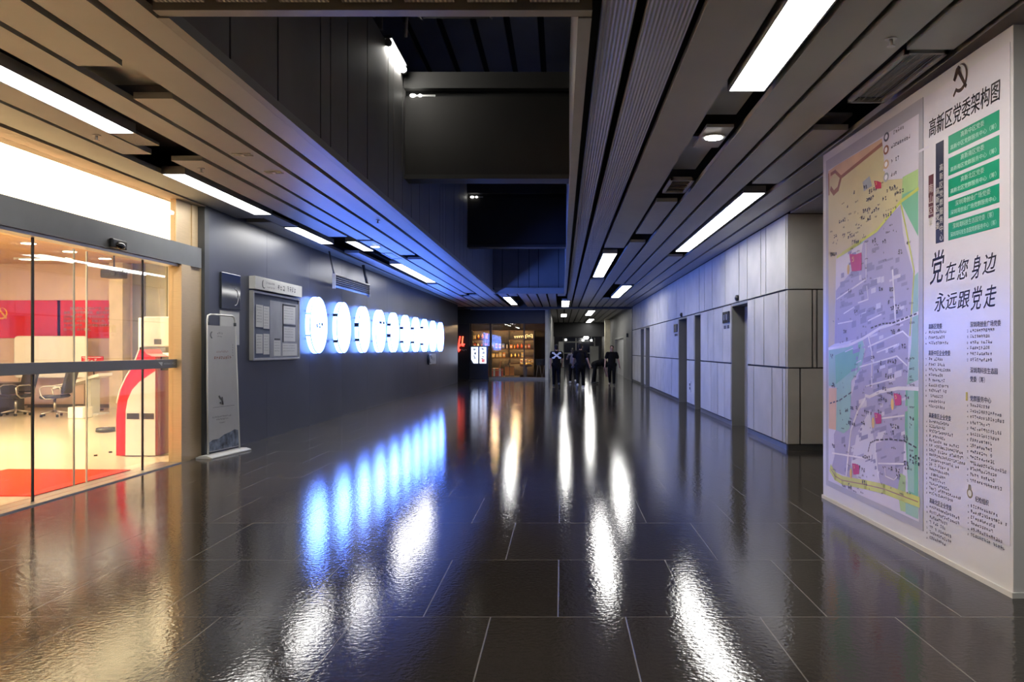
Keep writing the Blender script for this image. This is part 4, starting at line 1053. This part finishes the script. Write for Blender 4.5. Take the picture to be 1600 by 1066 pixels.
# shop lighting
shoplight = emit('shop light', (1., .66, .34), 150)
for k, (px, lab) in enumerate(((772, 'left of two small ceiling spotlights inside the shop'), (806, 'right of two small ceiling spotlights inside the shop'))):
    t = thing('shop_spotlight', lab, 'spotlight', (PXx(px, 45.5), 45.5, 3.0))
    MB().box(-.25, .25, -.06, .06, .03, .07).build('track', M['lightsteel'], t); MB().box(-.2, .2, -.05, .05, 0, .03).build('lamp_face', shoplight, t); MB().tube([(0, 0, .07), (0, 0, .3)], .015, 8).build('rod', M['anthracite'], t)
# shelves with glowing strips added under the boards to light the goods
wood = mat('shelf wood', (.10, .05, .02), .5)
strip = emit('added shelf glow', (1., .52, .18), 80)
shelf_z = [PZ(567, 47), PZ(558.5, 47), PZ(544.5, 47), PZ(530, 47)]
def shelf(px0, px1, zs, label):
    x0, x1 = PXx(px0, 47), PXx(px1, 47)
    t = thing('shop_shelf', label, 'shelf', ((x0 + x1) / 2, 47.1, 0)); h = (x1 - x0) / 2
    mb = MB(); mb.box(-h - .03, -h, -.2, .25, 0, 2.65); mb.box(h, h + .03, -.2, .25, 0, 2.65); mb.build('upright', M['anthracite'], t)
    def lit(board, z):
        MB().box(-h + .02, h - .02, -.16, -.12, z - .02, z - .004).build('added_strip', strip, board)  # added glow for the goods below, hidden by the lip
        MB().box(-h, h, -.2, -.185, z - .035, z).build('lip', wood, board)
    s_ = MB().box(-h, h, -.2, .25, 2.62, 2.65).build('top_board', wood, t); lit(s_, 2.62)
    for z in zs:
        s_ = MB().box(-h, h, -.2, .25, z - .035, z).build('shelf_board', wood, t)
        lit(s_, z - .035)
    MB().box(-h, h, .25, .28, .1, 2.65).build('back_panel', M['black'], t)
shelf(739, 765, shelf_z[2:], 'narrow shop shelf behind the left window pane')
shelf(768, 795, shelf_z[1:3], 'shop shelf behind the middle window pane, left half')
shelf(796, 834, shelf_z, 'wide shop shelf behind the right of the shop window')
goods = {'o': mat('orange pack', (.85, .32, .05), .5), 'r': mat('red pack', (.75, .12, .05), .5), 'y': mat('yellow pack', (.85, .6, .2), .5), 'w': mat('pale pack', (.85, .8, .7), .5), 'b': mat('blue pack', (.2, .3, .7), .5)}
rn = random.Random(33)
def carton(x, z, w_, h_, key, label, group):
    t = thing('carton', label, 'carton', (x, 46.98, z), 0, group)
    MB().box(-w_ / 2, w_ / 2, -.08, .08, 0, h_).build('box', goods[key], t)
    MB().box(-w_ * .32, w_ * .32, -.083, -.08, h_ * .25, h_ * .7).build('printed_face', goods['w' if key != 'w' else 'o'], t)
def bottle(x, z, h_, key, label, group):
    t = thing('bottle', label, 'bottle', (x, 46.98, z), 0, group)
    mb = MB(); mb.cyl((0, 0, 0), (0, 0, 1), h_ * .17, h_ * .6, 14); mb.cyl((0, 0, h_ * .6), (0, 0, 1), h_ * .17, h_ * .18, 14, r2=h_ * .06); mb.cyl((0, 0, h_ * .78), (0, 0, 1), h_ * .06, h_ * .14, 12); mb.build('body', goods[key], t)
    MB().cyl((0, 0, h_ * .92), (0, 0, 1), h_ * .075, h_ * .08, 12).build('cap', M['black'], t)
def row(px0, px1, z, kinds, where, hs=(.2, .32)):
    x = PXx(px0, 47) + .1; x1 = PXx(px1, 47) - .08
    while x < x1:
        key = rn.choice(kinds); col = {'o': 'orange', 'r': 'red', 'y': 'yellow', 'w': 'pale', 'b': 'blue'}[key]; h_ = rn.uniform(*hs)
        if rn.random() < .6: carton(x, z, .14, h_, key, '%s carton on %s' % (col, where), '%s cartons on %s' % (col, where))
        else: bottle(x, z, h_, key, '%s bottle on %s' % (col, where), '%s bottles on %s' % (col, where))
        x += rn.uniform(.17, .23)
row(739, 765, shelf_z[3], 'ooy', 'the top board of the narrow shop shelf')
row(739, 765, shelf_z[2], 'rwr', 'the lower board of the narrow shop shelf')
row(768, 795, shelf_z[2], 'wb', 'the upper board behind the middle shop pane')
row(768, 795, shelf_z[1], 'yo', 'the lower board behind the middle shop pane')
row(796, 834, shelf_z[2], 'ror', 'the third board up of the wide shop shelf')
row(796, 820, shelf_z[1], 'oyw', 'the second board up of the wide shop shelf')
row(812, 834, shelf_z[0], 'yw', 'the lowest board of the wide shop shelf', (.14, .22))
# floor display: baskets and a chair
for k, (px, key, lab) in enumerate(((792.5, 'o', 'left of two tall orange crates on the shop floor'), (800, 'o', 'right of two tall orange crates on the shop floor'))):
    t = thing('crate', lab, 'crate', (PXx(px, 44.5), 44.5, .14)); 
    mb = MB(); mb.box(-.11, .11, -.12, .12, .02, .50); mb.build('box', mat('orange crate', (.9, .33, .04), .5), t); mb = MB(); mb.box(-.12, .12, -.13, .13, .50, .53); mb.box(-.12, .12, -.13, .13, 0, .03); mb.build('rim', wood, t)
for k, px in enumerate((769.5, 772.5, 775.5, 778.5, 781.5, 784.5)):
    o = MB().box(-.045, .045, -.2, .2, 0, .40).build('gift_box', goods['rwrrwr'[k]]); o.location = (PXx(px, 44.3), 44.3, .14)
    tag(o, '%s upright box in the striped row under the beige chair' % {'r': 'red', 'w': 'pale'}['rwrrwr'[k]], 'box', '%s boxes in the striped row' % {'r': 'red', 'w': 'pale'}['rwrrwr'[k]])
    MB().box(-.046, .046, -.201, .201, .3, .33).build('band', goods['y'], o)
mb = MB(); mb.box(PXx(767, 44.3), PXx(812, 44.3), 43.8, 44.9, 0.0, .14); tag(mb.build('low_plinth', wood), 'low glowing plinth on the shop floor under crates and boxes', 'plinth')
t = thing('shell_chair', 'beige shell chair with dark legs inside the shop window', 'chair', (PXx(776, 45.2), 45.2, 0))
mb = MB(); mb.prism([(-.24, -.22, .5), (-.2, -.22, .56), (.1, -.22, .55), (.2, -.22, .95), (.26, -.22, .95), (.18, -.22, .48)], (0, .44, 0)); mb.build('shell', mat('beige shell', (.38, .27, .16), .5), t, .02)
for sx in (-1, 1):
    for sy in (-1, 1): MB().tube([(sx * .1, sy * .1, .5), (sx * .22, sy * .2, 0)], .016, 8).build('leg', M['black'], t)
t = thing('fruit_display', 'yellow lit heap of goods on a stand at the right of the shop', 'display', (PXx(822, 45.6), 45.6, 0))
MB().box(-.35, .35, -.2, .2, .62, .7).build('tray', wood, t); MB().box(-.05, .05, -.05, .05, 0, .62).build('stand', M['anthracite'], t)
mb = MB()
for k in range(9): mb.ell((rn.uniform(-.28, .28), rn.uniform(-.1, .1), .76), .09, .09, .07, 10, 6)
o = mb.build('heap', goods['y'], t); o['kind'] = 'stuff'
for k, px in enumerate((842, 852)):
    t = thing('easel', ('left' if k == 0 else 'right') + ' dark easel-like stand behind the right end of the shop window', 'stand', (PXx(px, 45), 45, 0))
    for a in (-1, 1): MB().tube([(0, 0, 1.0), (a * .16, 0, 0)], .02, 8).build('leg', M['lightsteel'], t)
    MB().box(-.16, .16, -.03, .03, .7, 1.05).build('board', M['black'], t)
# script sign hanging in the window
t = thing('script_sign', 'thin glowing script lettering hanging in the shop window', 'sign', (PXx(818, 43.4), 43.4, PZ(527, 43.4)))
pts = []
for k in range(60):
    u_ = k / 59; pts.append((-.5 + u_ * 1.0 + .05 * math.sin(k * .95), 0, .05 * math.cos(k * .95) * (2.2 if k in range(34, 42) or k > 50 else 1) + .06 * u_))
MB().tube(pts, .012, 6).build('lettering', emit('script glow', (1., .6, .2), 1.6), t)
MB().box(-.55, .55, .02, .03, -.14, -.13).build('rail', M['anthracite'], t)
# neon sign on the dark wall left of the shop
t = thing('neon_sign', 'red neon sign on the dark wall at the end of the round light boxes', 'neon sign', P(721, 538, 42.95))
def nq(px, py): return (PXx(px, 42.95) - PXx(721, 42.95), -.02, PZ(py, 42.95) - PZ(538, 42.95))
neon = emit('red neon', (1., .05, .025), 1.6)
MB().tube([nq(719, 525.5), nq(717.5, 534), nq(716, 545), nq(717, 549.5), nq(719, 546)], .045, 10).build('tube', neon, t)
MB().tube([nq(723.4, 525.5), nq(722.6, 532), nq(722, 539)], .035, 10).build('tube', emit('orange neon', (1., .16, .05), 1.4), t)
MB().tube([nq(718, 541), nq(722, 537.5), nq(726, 538.5), nq(725, 540.5), nq(721.5, 540)], .045, 10).build('tube', neon, t)
mb = MB(); glyphs(mb, (nq(721, 548.5)[0], .0, nq(721, 548.5)[2]), (1, 0, 0), (0, 0, 1), .09, 3); mb.build('lettering', M['offwhite'], t)
# double screen cabinet
t = thing('advert_screen_cabinet', 'black cabinet with two bright upright screens in front of the shop', 'advert screen', (PXx(748, 41.6), 41.8, 0))
MB().box(-.48, .48, -.18, .18, .04, 1.74).build('cabinet', M['blackgloss'], t, .02)
MB().box(-.52, .52, -.22, .22, 0, .05).build('base', M['black'], t)
scr = emit('screen', (.62, .72, 1.), 1.5)
for k, (a, b) in enumerate(((736.3, 747), (749.3, 759.8))):
    x0_, x1_ = PXx(a, 41.6) - PXx(748, 41.6), PXx(b, 41.6) - PXx(748, 41.6)
    z0_, z1_ = PZ(568, 41.6), PZ(542.5, 41.6)
    s_ = MB().box(x0_, x1_, -.19, -.18, z0_, z1_).build('screen', scr, t)
    mb = MB(); rn2 = random.Random(50 + k)
    for q in range(3): glyphs(mb, (x0_ + .08 + .06 * (q % 2), -.192, z1_ - .2 - q * .2), (1, 0, 0), (0, 0, 1), .16, 1, rnd=rn2, th=.2)
    mb.prism([(x0_ + .0, -.192, z0_), (x0_ + .12, -.192, z0_), (x0_, -.192, z0_ + .2)], (0, -.001, 0)) if k == 0 else None
    mb.build('print', M['anthracite'], s_)
    if k: mb = MB(); mb.box(x0_ + .1, x0_ + .26, -.193, -.19, z0_ + .06, z0_ + .22); mb.build('red_seal', emit('seal', (.8, .05, .05), .5), s_)
# passage: right wall, doorway, column, header, end doors
mb = MB()
for a, b, z0, z1 in ((41.2, 46.8, 0, 4), (54.4, 75, 0, 4), (46.8, 54.4, 2.3, 4)): mb.box(XR, XR + .3, a, b, z0, z1)
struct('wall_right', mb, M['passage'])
r = struct_root('door_7', (XR, 50.6, 0))
mb = MB(); mb.box(.0, .3, -3.8, -3.7, 0, 2.3); mb.box(.0, .3, 3.7, 3.8, 0, 2.3); mb.box(0, .3, -3.7, 3.7, 2.2, 2.3); mb.build('jamb', M['jamb'], r)
for a, b in ((-3.7, -.01), (.01, 3.7)): MB().box(.15, .2, a, b, 0, 2.2).build('door_panel', M['lightsteel'], r)
t = thing('wall_speaker', 'small black speaker on the passage wall before the wide doorway', 'speaker', (XR, 43.6, PZ(524, 43.6))); MB().box(-.1, 0, -.2, .2, -.1, .1).build('housing', M['black'], t, .02); MB().box(-.105, -.1, -.16, .16, -.07, .07).build('grille', M['anthracite'], t)
mb = MB(); mb.box(3.12, 3.5, 59.6, 60.1, 0, 3.7); struct('pillar', mb, mat('cream pillar', (.72, .66, .5), .5))
mb = MB(); mb.box(-.6, 3.5, 66, 66.2, PZ(526, 66), 4.0); struct('wall_header', mb, M['black'])
mb = MB(); mb.box(-.6, 3.5, 75.2, 75.4, 0, 4); struct('wall_back', mb, mat('end wall', (.10, .10, .13), .6))
mb = MB(); mb.box(-.6, 3.5, 66.2, 75.2, 3.0, 3.1); struct('ceiling', mb, M['slat'])
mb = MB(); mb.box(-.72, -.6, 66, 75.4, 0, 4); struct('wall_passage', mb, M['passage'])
r = struct_root('window_3', (0, 75, 0))
pw = mat('white frame', (.7, .7, .72), .4)
mb = MB()
for px in (880.5, 900, 929): x = PXx(px, 75); mb.box(x - .05, x + .05, -.05, .05, 0, 2.6)
for py in (534.5, 552): z = PZ(py, 75); mb.box(PXx(880, 75), PXx(929, 75), -.05, .05, z - .05, z + .05)
mb.build('window_frame', pw, r)
MB().box(PXx(880, 75), PXx(929, 75), .0, .02, 0, 2.6).build('pane', mat('dark blue glass', (.02, .025, .07), .1), r)
for px, py, rr_, lab in ((884, 531, .09, 'leftmost small lamp over the far glass doors'), (911, 532, .09, 'second small lamp over the far glass doors'), (924, 532, .09, 'rightmost small lamp over the far glass doors'), (916, 527.5, .2, 'widest cream lamp over the far glass doors')):
    t = thing('passage_lamp', lab, 'lamp', (PXx(px, 70), 70, PZ(py, 70)))
    MB().ell((0, 0, 0), rr_, rr_, rr_ * .8).build('globe', M['lamp'], t); MB().tube([(0, 0, rr_ * .7), (0, 0, 3.0 - PZ(py, 70))], .015, 6).build('rod', M['anthracite'], t)
t = thing('grey_cabinet', 'tall grey cabinet standing by the far glass doors', 'cabinet', (PXx(928.5, 70), 70, 0))
MB().box(-.36, .36, -.3, .3, .08, PZ(541, 70)).build('body', M['lightsteel'], t, .01); MB().box(-.32, .32, -.31, -.3, .14, PZ(542, 70)).build('door', M['offwhite'], t); MB().box(-.34, .34, -.28, .28, 0, .08).build('plinth', M['black'], t)
t = thing('pale_panel', 'pale upright panel left of the far glass doors', 'panel', (PXx(876.5, 72), 72, 0)); MB().box(-.2, .2, -.06, .06, 0.03, PZ(534, 72)).build('board', M['offwhite'], t); MB().box(-.25, .25, -.2, .2, 0, .03).build('base', M['anthracite'], t)

# ------------------------------------------------------------------ people
skin = mat('skin', (.30, .17, .12), .5, 0, .05)
hairm = mat('dark hair', (.010, .008, .007), .7, spec=.15)
def cap(mb, a, b, ra, rb, sy=1., n=14):
    """a tapered limb between two joints, closed with round ends"""
    a, b = Vector(a), Vector(b); t = (b - a)
    if t.length < 1e-5: t = Vector((0, 0, 1))
    t.normalize(); x = t.orthogonal().normalized(); y = t.cross(x)
    rings = []
    for k in range(5):
        ph = -math.pi / 2 + k * math.pi / 2 / 4; rings.append((a + t * (ra * math.sin(ph)), ra * math.cos(ph)))
    for k in range(5):
        ph = k * math.pi / 2 / 4; rings.append((b + t * (rb * math.sin(ph)), rb * math.cos(ph)))
    vs = []; fs = []
    mid = (a.y + b.y) / 2
    for c, r_ in rings:
        r_ = max(r_, 1e-4)
        for i in range(n):
            an = 2 * math.pi * i / n; q = x * math.cos(an) * r_ + y * math.sin(an) * r_
            vs.append(c + Vector((q.x, q.y * sy, q.z)))
    m = len(rings)
    for j in range(m - 1):
        for i in range(n): fs.append((j * n + i, j * n + (i + 1) % n, (j + 1) * n + (i + 1) % n, (j + 1) * n + i))
    fs += [list(range(n))[::-1], [(m - 1) * n + i for i in range(n)]]
    mb.add(vs, fs, 0, True)
def fused(mb, name, m_, parent, voxel=.011, smooth=4):
    """one continuous skin over all the pieces"""
    me = bpy.data.meshes.new(name); me.from_pydata(mb.v, [], mb.f)
    bm = bmesh.new(); bm.from_mesh(me); bmesh.ops.recalc_face_normals(bm, faces=bm.faces); bm.to_mesh(me); bm.free()
    o = bpy.data.objects.new(name, me); COL.objects.link(o)
    r_ = o.modifiers.new('remesh', 'REMESH'); r_.mode = 'VOXEL'; r_.voxel_size = voxel; r_.use_smooth_shade = True
    s_ = o.modifiers.new('smooth', 'SMOOTH'); s_.iterations = smooth; s_.factor = .5
    dg = bpy.context.evaluated_depsgraph_get(); ev = o.evaluated_get(dg)
    me2 = bpy.data.meshes.new_from_object(ev); me2.name = name
    bpy.data.objects.remove(o); bpy.data.meshes.remove(me)
    me2.materials.clear(); me2.materials.append(m_)
    for p in me2.polygons: p.use_smooth = True; p.material_index = 0
    q = bpy.data.objects.new(name, me2); COL.objects.link(q); q.parent = parent
    return q
BASE = dict(pelvis=(0, 0, .93), chest=(0, 0, 1.27), neck=(0, -.01, 1.47), head=(0, .02, 1.63),
            sl=(-.19, 0, 1.42), sr=(.19, 0, 1.42), el=(-.25, -.03, 1.14), er=(.25, -.03, 1.14), wl=(-.24, .07, .90), wr=(.24, .07, .90),
            hl=(-.09, 0, .90), hr=(.09, 0, .90), kl=(-.10, .03, .50), kr=(.10, .03, .50), al=(-.10, 0, .09), ar=(.10, 0, .09))
def person(label, x, y, facing, size, shirt, trousers, shoes, pose={}, slim=1., hair_len=0., print_mark=False):
    """front is +y in the person's own frame"""
    J = {k: Vector(v) for k, v in BASE.items()}; J.update({k: Vector(v) for k, v in pose.items()})
    t = thing('person', label, 'person', (x, y, 0), facing, 'people walking at the end of the corridor'); t.scale = (size, size, size)
    up = (J['head'] - J['neck']).normalized(); fw = Vector((0, 1, 0)) if abs(up.y) < .7 else Vector((0, .25, -1)).normalized(); sd = up.cross(fw).normalized()
    b = MB()
    cap(b, J['pelvis'], J['chest'], .135 * slim, .15 * slim, .72); cap(b, J['chest'], J['neck'] - (J['neck'] - J['chest']) * .35, .15 * slim, .11 * slim, .7)
    cap(b, J['sl'], J['sr'], .06, .06); cap(b, J['neck'] - up * .05, J['head'] - up * .05, .055, .052)
    rot = Matrix((sd, fw, up)).transposed()
    b.ell(J['head'] + up * .03, .078, .095, .105, 16, 12, rot=rot); b.ell(J['head'] - up * .045 + fw * .03, .058, .062, .07, 14, 10, rot=rot)      # skull, jaw
    b.ell(J['head'] - up * .005 + fw * .10, .014, .02, .025, 8, 6, rot=rot)                                                                # nose
    for s in (-1, 1): b.ell(J['head'] + sd * (.08 * s), .014, .022, .032, 8, 6, rot=rot)                                                     # ears
    for s, S_, E_, W_, H_, K_, A_ in ((-1, 'sl', 'el', 'wl', 'hl', 'kl', 'al'), (1, 'sr', 'er', 'wr', 'hr', 'kr', 'ar')):
        cap(b, J[S_], J[E_], .055 * slim, .042 * slim); cap(b, J[E_], J[W_], .042 * slim, .028)
        cap(b, J[H_], J[K_], .088 * slim, .058); cap(b, J[K_], J[A_], .056, .038)
        toe = Vector((s * .02, .15, -.05)) if J[A_].z < .13 else Vector((s * .02, .10, -.13))
        cap(b, J[A_] + Vector((0, -.03, -.045)), J[A_] + toe, .036, .03)
        dv = (J[W_] - J[E_]).normalized(); pf = Vector((0, 1, 0)); pf = (pf - dv * pf.dot(dv)).normalized(); pn = dv.cross(pf)
        cap(b, J[W_] + dv * .02, J[W_] + dv * .085, .030, .036)                                                                              # palm
        for k, (o_, L1, L2) in enumerate(((-.030, .036, .030), (-.010, .042, .036), (.011, .038, .034), (.030, .030, .026))):
            p0 = J[W_] + dv * .095 + pf * -o_; p1 = p0 + dv * L1 - pn * (-.012 * s); p2 = p1 + dv * L2 - pn * (-.026 * s)
            cap(b, p0, p1, .0095, .009); cap(b, p1, p2, .009, .0075)
        th = J[W_] + dv * .04 + pf * .032; cap(b, th, th + dv * .035 + pf * .028, .011, .010); cap(b, th + dv * .035 + pf * .028, th + dv * .068 + pf * .034, .010, .008)
    fused(b, 'body', skin, t)
    g = MB()                                          # shirt
    cap(g, J['pelvis'] - (J['chest'] - J['pelvis']) * .12, J['chest'], .158 * slim, .168 * slim, .78); cap(g, J['chest'], J['neck'] - (J['neck'] - J['chest']) * .38, .168 * slim, .125 * slim, .76)
    cap(g, J['sl'], J['sr'], .074, .074); cap(g, J['neck'] - up * .09, J['neck'] - up * .03, .09, .066)
    for S_, E_ in (('sl', 'el'), ('sr', 'er')): cap(g, J[S_], J[S_] + (J[E_] - J[S_]) * .62, .074 * slim, .072 * slim)
    sh_ = fused(g, 'shirt', shirt, t, .014)
    g = MB()
    cap(g, J['hl'] + Vector((0, 0, .03)), J['hr'] + Vector((0, 0, .03)), .125 * slim, .125 * slim, .95)
    cap(g, J['pelvis'], J['pelvis'] + (J['chest'] - J['pelvis']) * .12, .15 * slim, .146 * slim, .8)
    for H_, K_, A_ in (('hl', 'kl', 'al'), ('hr', 'kr', 'ar')): cap(g, J[H_], J[K_], .105 * slim, .075); cap(g, J[K_], J[A_] + (J[K_] - J[A_]) * .06, .075, .062)
    fused(g, 'trousers', trousers, t, .014)
    for A_, s in (('al', -1), ('ar', 1)):
        g = MB(); toe = Vector((s * .02, .16, -.045)) if J[A_].z < .13 else Vector((s * .02, .09, -.14))
        cap(g, J[A_] + Vector((0, -.05, -.04)), J[A_] + toe, .048, .042); cap(g, J[A_] + Vector((0, -.03, -.03)), J[A_] + Vector((0, -.02, .0)), .05, .046)
        fused(g, 'shoe', shoes, t, .012)
    g = MB()
    g.ell(J['head'] + up * .055 - fw * .018, .088, .098, .095, 18, 12, rot=rot); g.ell(J['head'] + up * .0 - fw * .05, .078, .06, .085, 16, 10, rot=rot)
    if hair_len: cap(g, J['head'] - fw * .06, J['head'] - fw * .08 - up * hair_len, .07, .05)
    fused(g, 'hair', hairm, t, .012)
    for s in (-1, 1):
        MB().ell(J['head'] + sd * (.03 * s) + fw * .091 + up * .01, .011, .008, .008, 10, 6, rot=rot).build('eye', M['blackgloss'], t)
    MB().ell(J['head'] - up * .065 + fw * .088, .024, .010, .008, 10, 6, rot=rot).build('mouth', mat('lips', (.22, .09, .07), .5), t)
    if print_mark:                                    # crossed white bars on the back of the shirt
        g = MB()
        for a, c in (((-.13, 1.22), (.13, 1.42)), ((.13, 1.22), (-.13, 1.42))):
            d_ = Vector((c[0] - a[0], c[1] - a[1])).normalized() * .03; n_ = Vector((-d_.y, d_.x))
            P4 = [(a[0] - d_.x + n_.x, a[1] - d_.y + n_.y), (a[0] - d_.x - n_.x, a[1] - d_.y - n_.y), (c[0] + d_.x - n_.x, c[1] + d_.y - n_.y), (c[0] + d_.x + n_.x, c[1] + d_.y + n_.y)]
            g.prism([(p[0], -.139, p[1]) for p in P4], (0, .03, 0))
            for e_ in (a, c): g.box(e_[0] - .055, e_[0] + .055, -.139, -.11, e_[1] - .03, e_[1] + .03)
        g.build('back_print', M['white'], sh_)
    return t
bk = mat('black cotton', (.007, .006, .006), .95, spec=.08); bk2 = mat('black trousers', (.006, .006, .006), .95, spec=.08); gy = mat('grey purple cotton', (.06, .055, .075), .8); dsh = mat('dark shoes', (.02, .02, .02), .5); wsh = mat('white soled shoes', (.35, .35, .35), .5)
walk_a = dict(hl=(-.09, 0, .90), kl=(-.10, .16, .50), al=(-.10, .20, .10), kr=(.10, .03, .50), ar=(.10, -.24, .17), wl=(-.24, -.06, .90), el=(-.24, -.08, 1.14), er=(.24, .02, 1.14), wr=(.23, .16, .93))
walk_b = dict(kr=(.10, .15, .50), ar=(.10, .20, .10), kl=(-.10, .02, .50), al=(-.10, -.26, .18), er=(.27, -.05, 1.15), wr=(.34, .0, .92), el=(-.27, .04, 1.16), wl=(-.3, .16, .98))
def foot(px, py): d = EYE * F / (py - CY); return PXx(px, d), d
x, y = foot(869.5, 605.5); person('person walking away in a black shirt with white crossed bars on the back', x, y, .05, 1.0, bk, bk2, dsh, walk_a, 1.02, print_mark=True)
x, y = foot(907, 607.5); person('tall person walking away in plain black shirt and trousers, in the middle of the group', x, y, -.05, 1.02, bk, bk2, wsh, walk_b, 1.08)
x, y = foot(895, 599.5); person('person in a greyish shirt with one arm raised, half behind the tall walker', x, y, .1, .92, gy, bk2, wsh, dict(walk_a, el=(-.28, .12, 1.22), wl=(-.16, .28, 1.38)), .92, .12)
x, y = foot(930, 600); person('person bent far forward from the hips with arms hanging down', x, y, -1.35, .97, bk, bk2, dsh,
       dict(pelvis=(0, 0, .92), chest=(0, .34, 1.02), neck=(0, .55, 1.0), head=(0, .70, .95), sl=(-.18, .46, .99), sr=(.18, .46, .99), el=(-.2, .50, .72), er=(.2, .48, .72), wl=(-.16, .56, .48), wr=(.16, .54, .48), kl=(-.10, .02, .5), kr=(.10, -.08, .5), al=(-.1, .0, .09), ar=(.1, -.16, .09)))
x, y = foot(956, 603); person('person in black walking towards the camera beside the concrete wall', x, y, math.pi - .1, .98, bk, bk2, dsh, dict(walk_a, wr=(.30, .05, .90), er=(.28, -.02, 1.14), el=(-.28, -.02, 1.14), wl=(-.33, .06, .9)), 1.05)
